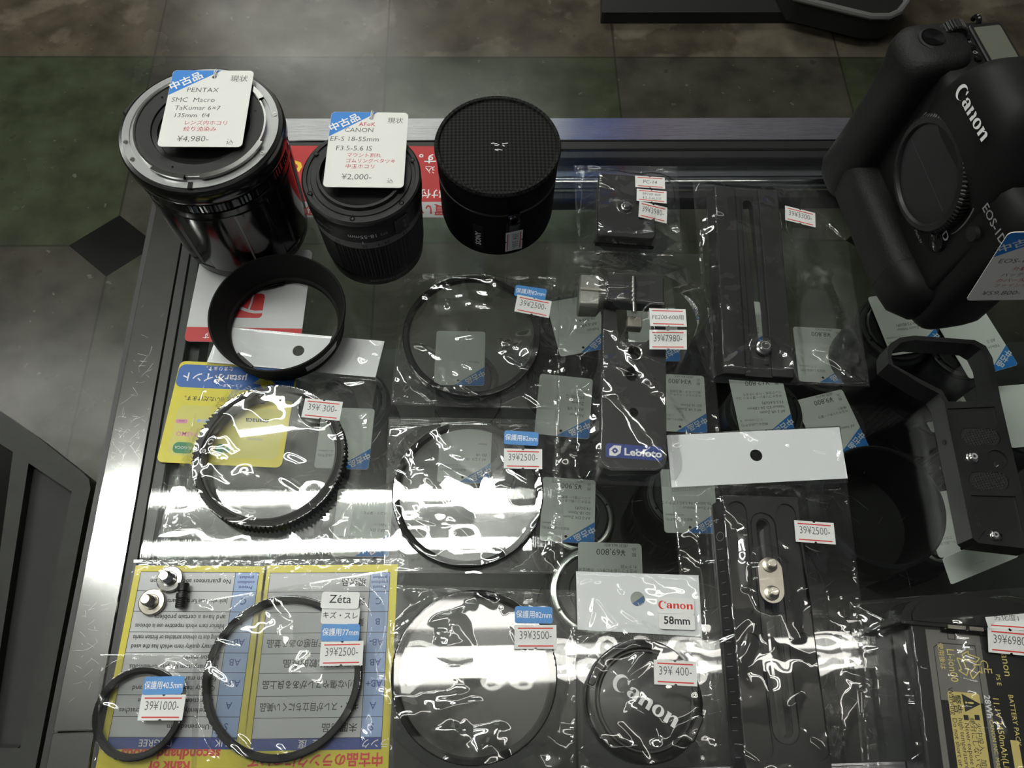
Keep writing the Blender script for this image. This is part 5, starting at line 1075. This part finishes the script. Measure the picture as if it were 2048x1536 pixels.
def printed(name, note, price, net, maker='ニコン(nikon)', rank=''):
    L = [('保証なし(返品不可)', 44, 12.5, 1.9, 'ink', 'r'), (maker+'   '+rank, 44, 16.4, 1.9, 'ink', 'r')]
    for k, s_ in enumerate(name): L.append((s_, 4, 23+k*4.2, 2.5, 'ink', 'l'))
    for k, s_ in enumerate(note): L.append((s_, 4, 37+k*3.2, 2.0, 'ink', 'l'))
    if price: L += [('税', 4, 49.0, 2.4, 'ink', 'l'), ('込', 4, 52.6, 2.4, 'ink', 'l'), (price, 12, 51.4, 4.6, 'ink', 'l'), (net, 10, 55.2, 2.0, 'ink', 'l')]
    return L
def written(lines): return [(s_, 6, 22+k*5.6, 3.0, 'ink_grey', 'l') for k, s_ in enumerate(lines)]
def pair(tx, ty, w, rot, tlabel, lines, lx, ly, R, llabel, ring='dark'):
    z = case_tag(tx, ty, w, rot, tlabel, lines); case_lens(lx, ly, z-1.5, R, llabel, ring)
pair(920, 716, 99, 1, 'dim handwritten tag seen through the topmost large filter', [('返品不可', 14, 50, 3, 'ink_pale', 'l'), ('Nikon AF', 5, 25, 3, 'ink_pale', 'l')], 932, 752, 33, 'lens inside the counter under the topmost large filter')
pair(1156, 650, 103, -10, 'handwritten tag left of the blue badged plate, upper of two', written(['Nikon', 'AF-S VR', '70-200/4']), 1140, 640, 34, 'lens inside the counter left of the grey lever, upper of two')
pair(1128, 812, 108, 6, 'handwritten tag left of the blue badged plate, lower of two', written(['Nikkor', 'AF-S VR', 'Zoom', '55-200 G']), 1150, 830, 35, 'lens inside the counter left of the blue badged plate, lower of two')
pair(1306, 668, 100, 1, 'printed tag inside the counter under the 7980 sticker', printed(['AF-S', 'ED 16-'], [], '', ''), 1300, 690, 33, 'lens inside the counter under the 7980 sticker')
pair(1360, 806, 103, 3, 'printed tag starting ¥34 right of the blue badged plate', printed(['AF-S VR Zoom', 'ED 16-35mm'], ['中玉クモリ・バルサム', '激しいキズ・後玉修理'], '¥34,800', '(税別 ¥31,637)'), 1345, 800, 35, 'lens inside the counter right of the blue badged plate')
pair(1478, 652, 96, 3, 'printed tag seen through the slot of the long rail', printed(['AF-S VR', 'Zoom 24-'], [], '', ''), 1470, 660, 32, 'lens inside the counter under the long slotted rail')
pair(1642, 710, 102, 3, 'printed tag inside the wide bag, right of the long slotted rail', printed(['AF Zoom'], ['中玉ホコリ'], '¥8,800', '(税別 ¥8,000)'), 1650, 725, 33, 'lens inside the counter right of the long slotted rail')
pair(1523, 812, 110, -4, 'printed tag marked ¥12,800 below the long slotted rail', printed(['AF-S VR Zoom', 'Nikkor ED 24-120mm', 'F3.5-5.6G(IF)'], ['中玉ホコリ多い・薄クモリ ゴム', 'リング白化・ベタつきあり'], '¥12,800', '(税別 ¥11,637)', rank='B'), 1535, 818, 36, 'lens inside the counter under the ¥12,800 tag')
pair(1662, 848, 108, -14, 'printed tag marked ¥9,800 above the white header of the wide rail', printed(['AF Nikkor'], ['中玉ホコリ多い・曇り', '輪染り'], '¥9,800', '(税別 ¥8,910)'), 1668, 850, 34, 'lens inside the counter under the ¥9,800 tag')
pair(1810, 645, 112, -8, 'printed tag ending 800 beneath the base of the large camera', printed(['Ai AF Zoom Nikkor', '20-35mm F2.8D(IF)'], ['中玉ホコリ'], '¥39,800', '(税別 ¥36,182)'), 1798, 650, 36, 'lens with grey ring under the base of the large camera', 'dark')
pair(1952, 686, 112, -16, 'faint tag above the handle frame of the cage plate', written(['Nikon', 'AF-S']), 1930, 690, 34, 'lens inside the counter above the handle frame of the cage')
pair(1880, 800, 100, -14, 'printed tag seen through the window of the cage plate', printed(['AF-S'], [], '¥', '(税別 ¥'), 1880, 810, 34, 'lens inside the counter under the cage window')
pair(2050, 830, 110, -5, 'handwritten tag at the right edge beside the cage plate', written(['NIKON', 'AF 24-85']), 2060, 840, 35, 'lens inside the counter beside the cage plate at the right edge')
pair(1136, 1020, 108, 4, 'printed tag with red mark under the bag of the second large filter', printed(['AF-S DX Zoom', 'ED 18-70mm', 'F4.5G(IF)'], ['中玉ホコリ極にまくれ', 'ムリング緩い・後期'], '¥5,900', '(税別'), 1158, 1032, 35, 'lens with shiny mount ring below the blue badge', 'bright')
pair(1378, 1002, 108, 1, 'printed tag under the left end of the wide rail header', printed(['AF Zoom Nikkor', '70-300mm F4-5.6G (ブラック)'], [], '¥0', ''), 1370, 985, 37, 'lens inside the counter under the left end of the rail header')
pair(1686, 1000, 106, -16, 'handwritten tag right of the wide rail header', written(['NIKON', 'Ai']), 1690, 1004, 33, 'lens with pale ring right of the wide rail header')
pair(1221, 1164, 130, 2, 'printed tag marked ¥69,800 above the lens cap header', printed([], ['中玉ホコリ若干に多い、外観塗装剥げ', 'れ が不良'], '¥69,800', '(税別 ¥63,455)'), 1190, 1180, 37, 'lens with shiny ring left of the ¥69,800 tag', 'bright')
pair(930, 905, 104, 2, 'printed tag seen through the second large filter', printed(['AF-S DX 18-105', 'ED VR'], ['Nikkor'], '', ''), 960, 900, 33, 'lens inside the counter under the second large filter')
pair(726, 1045, 112, 1, 'dim printed tag between the gear ring bag and the middle filter', printed(['AF-S DX', 'Nikkor'], ['ホコリ・薄クモリ'], '', ''), 700, 1060, 34, 'lens inside the counter between the gear ring bag and the middle filters')
pair(690, 876, 106, 2, 'tag with blue corner inside the counter right of the gear ring', printed([], [], '', ''), 700, 800, 38, 'lens inside the counter right of the gear ring')
pair(1905, 1045, 108, -8, 'printed tag along the left side of the cage plate', printed(['AF'], [], '¥0', ''), 1885, 1060, 33, 'lens with silver rim along the left side of the cage plate', 'bright')
# big dark telephoto under the glass at the right
c = at(1765, 1010, -70); t = thing('camera_lens', 'very wide dark lens hood and barrel inside the counter, between rail and cage plate', 'camera lens', (c[0], c[1], SH), 'lenses standing inside the counter'); f = Fz(c[0], c[1])
b = MB(); b.lathe(f, [(30, SH), (36, SH+1), (36, -200), (42, -180), (42, -70), (40.5, -68), (39.6, -70)], 'black_satin', 96); b.lathe(f, [(39.6, -70), (38, -120), (30, -122), (0, -122)], 'black_matte', 96); b.build('barrel', t)
b = MB(); b.lathe(f, [(42.1, -110), (42.8, -109), (42.8, -92), (42.1, -91)], 'rubber', 96); b.build('grip_ring', t)
t = thing('price_tag', 'white handwritten tag slanting out from under the cage plate at lower right', 'price tag', at(1990, 1135, -12), 'price tags on the lenses inside the counter')
fr = pxframe(1905, 1160, 150, -62, -30); fr = Frame(fr.o, fr.ax, fr.ay*.5+V(0, 0, .2)); b = MB(); b.prism(fr, rrect(-2, -4, 46, 26, 2), 0, .5, 'tag_white'); b.poly(fr, [(30, 25.8), (45.8, 25.8), (45.8, 14)], .55, 'tag_blue'); b.text(fr, '~ - ~', 20, 6, 2, 'ink', .6); b.build('card', t)

for o in list(scene.objects):
    if '_b' in o: del o['_b']
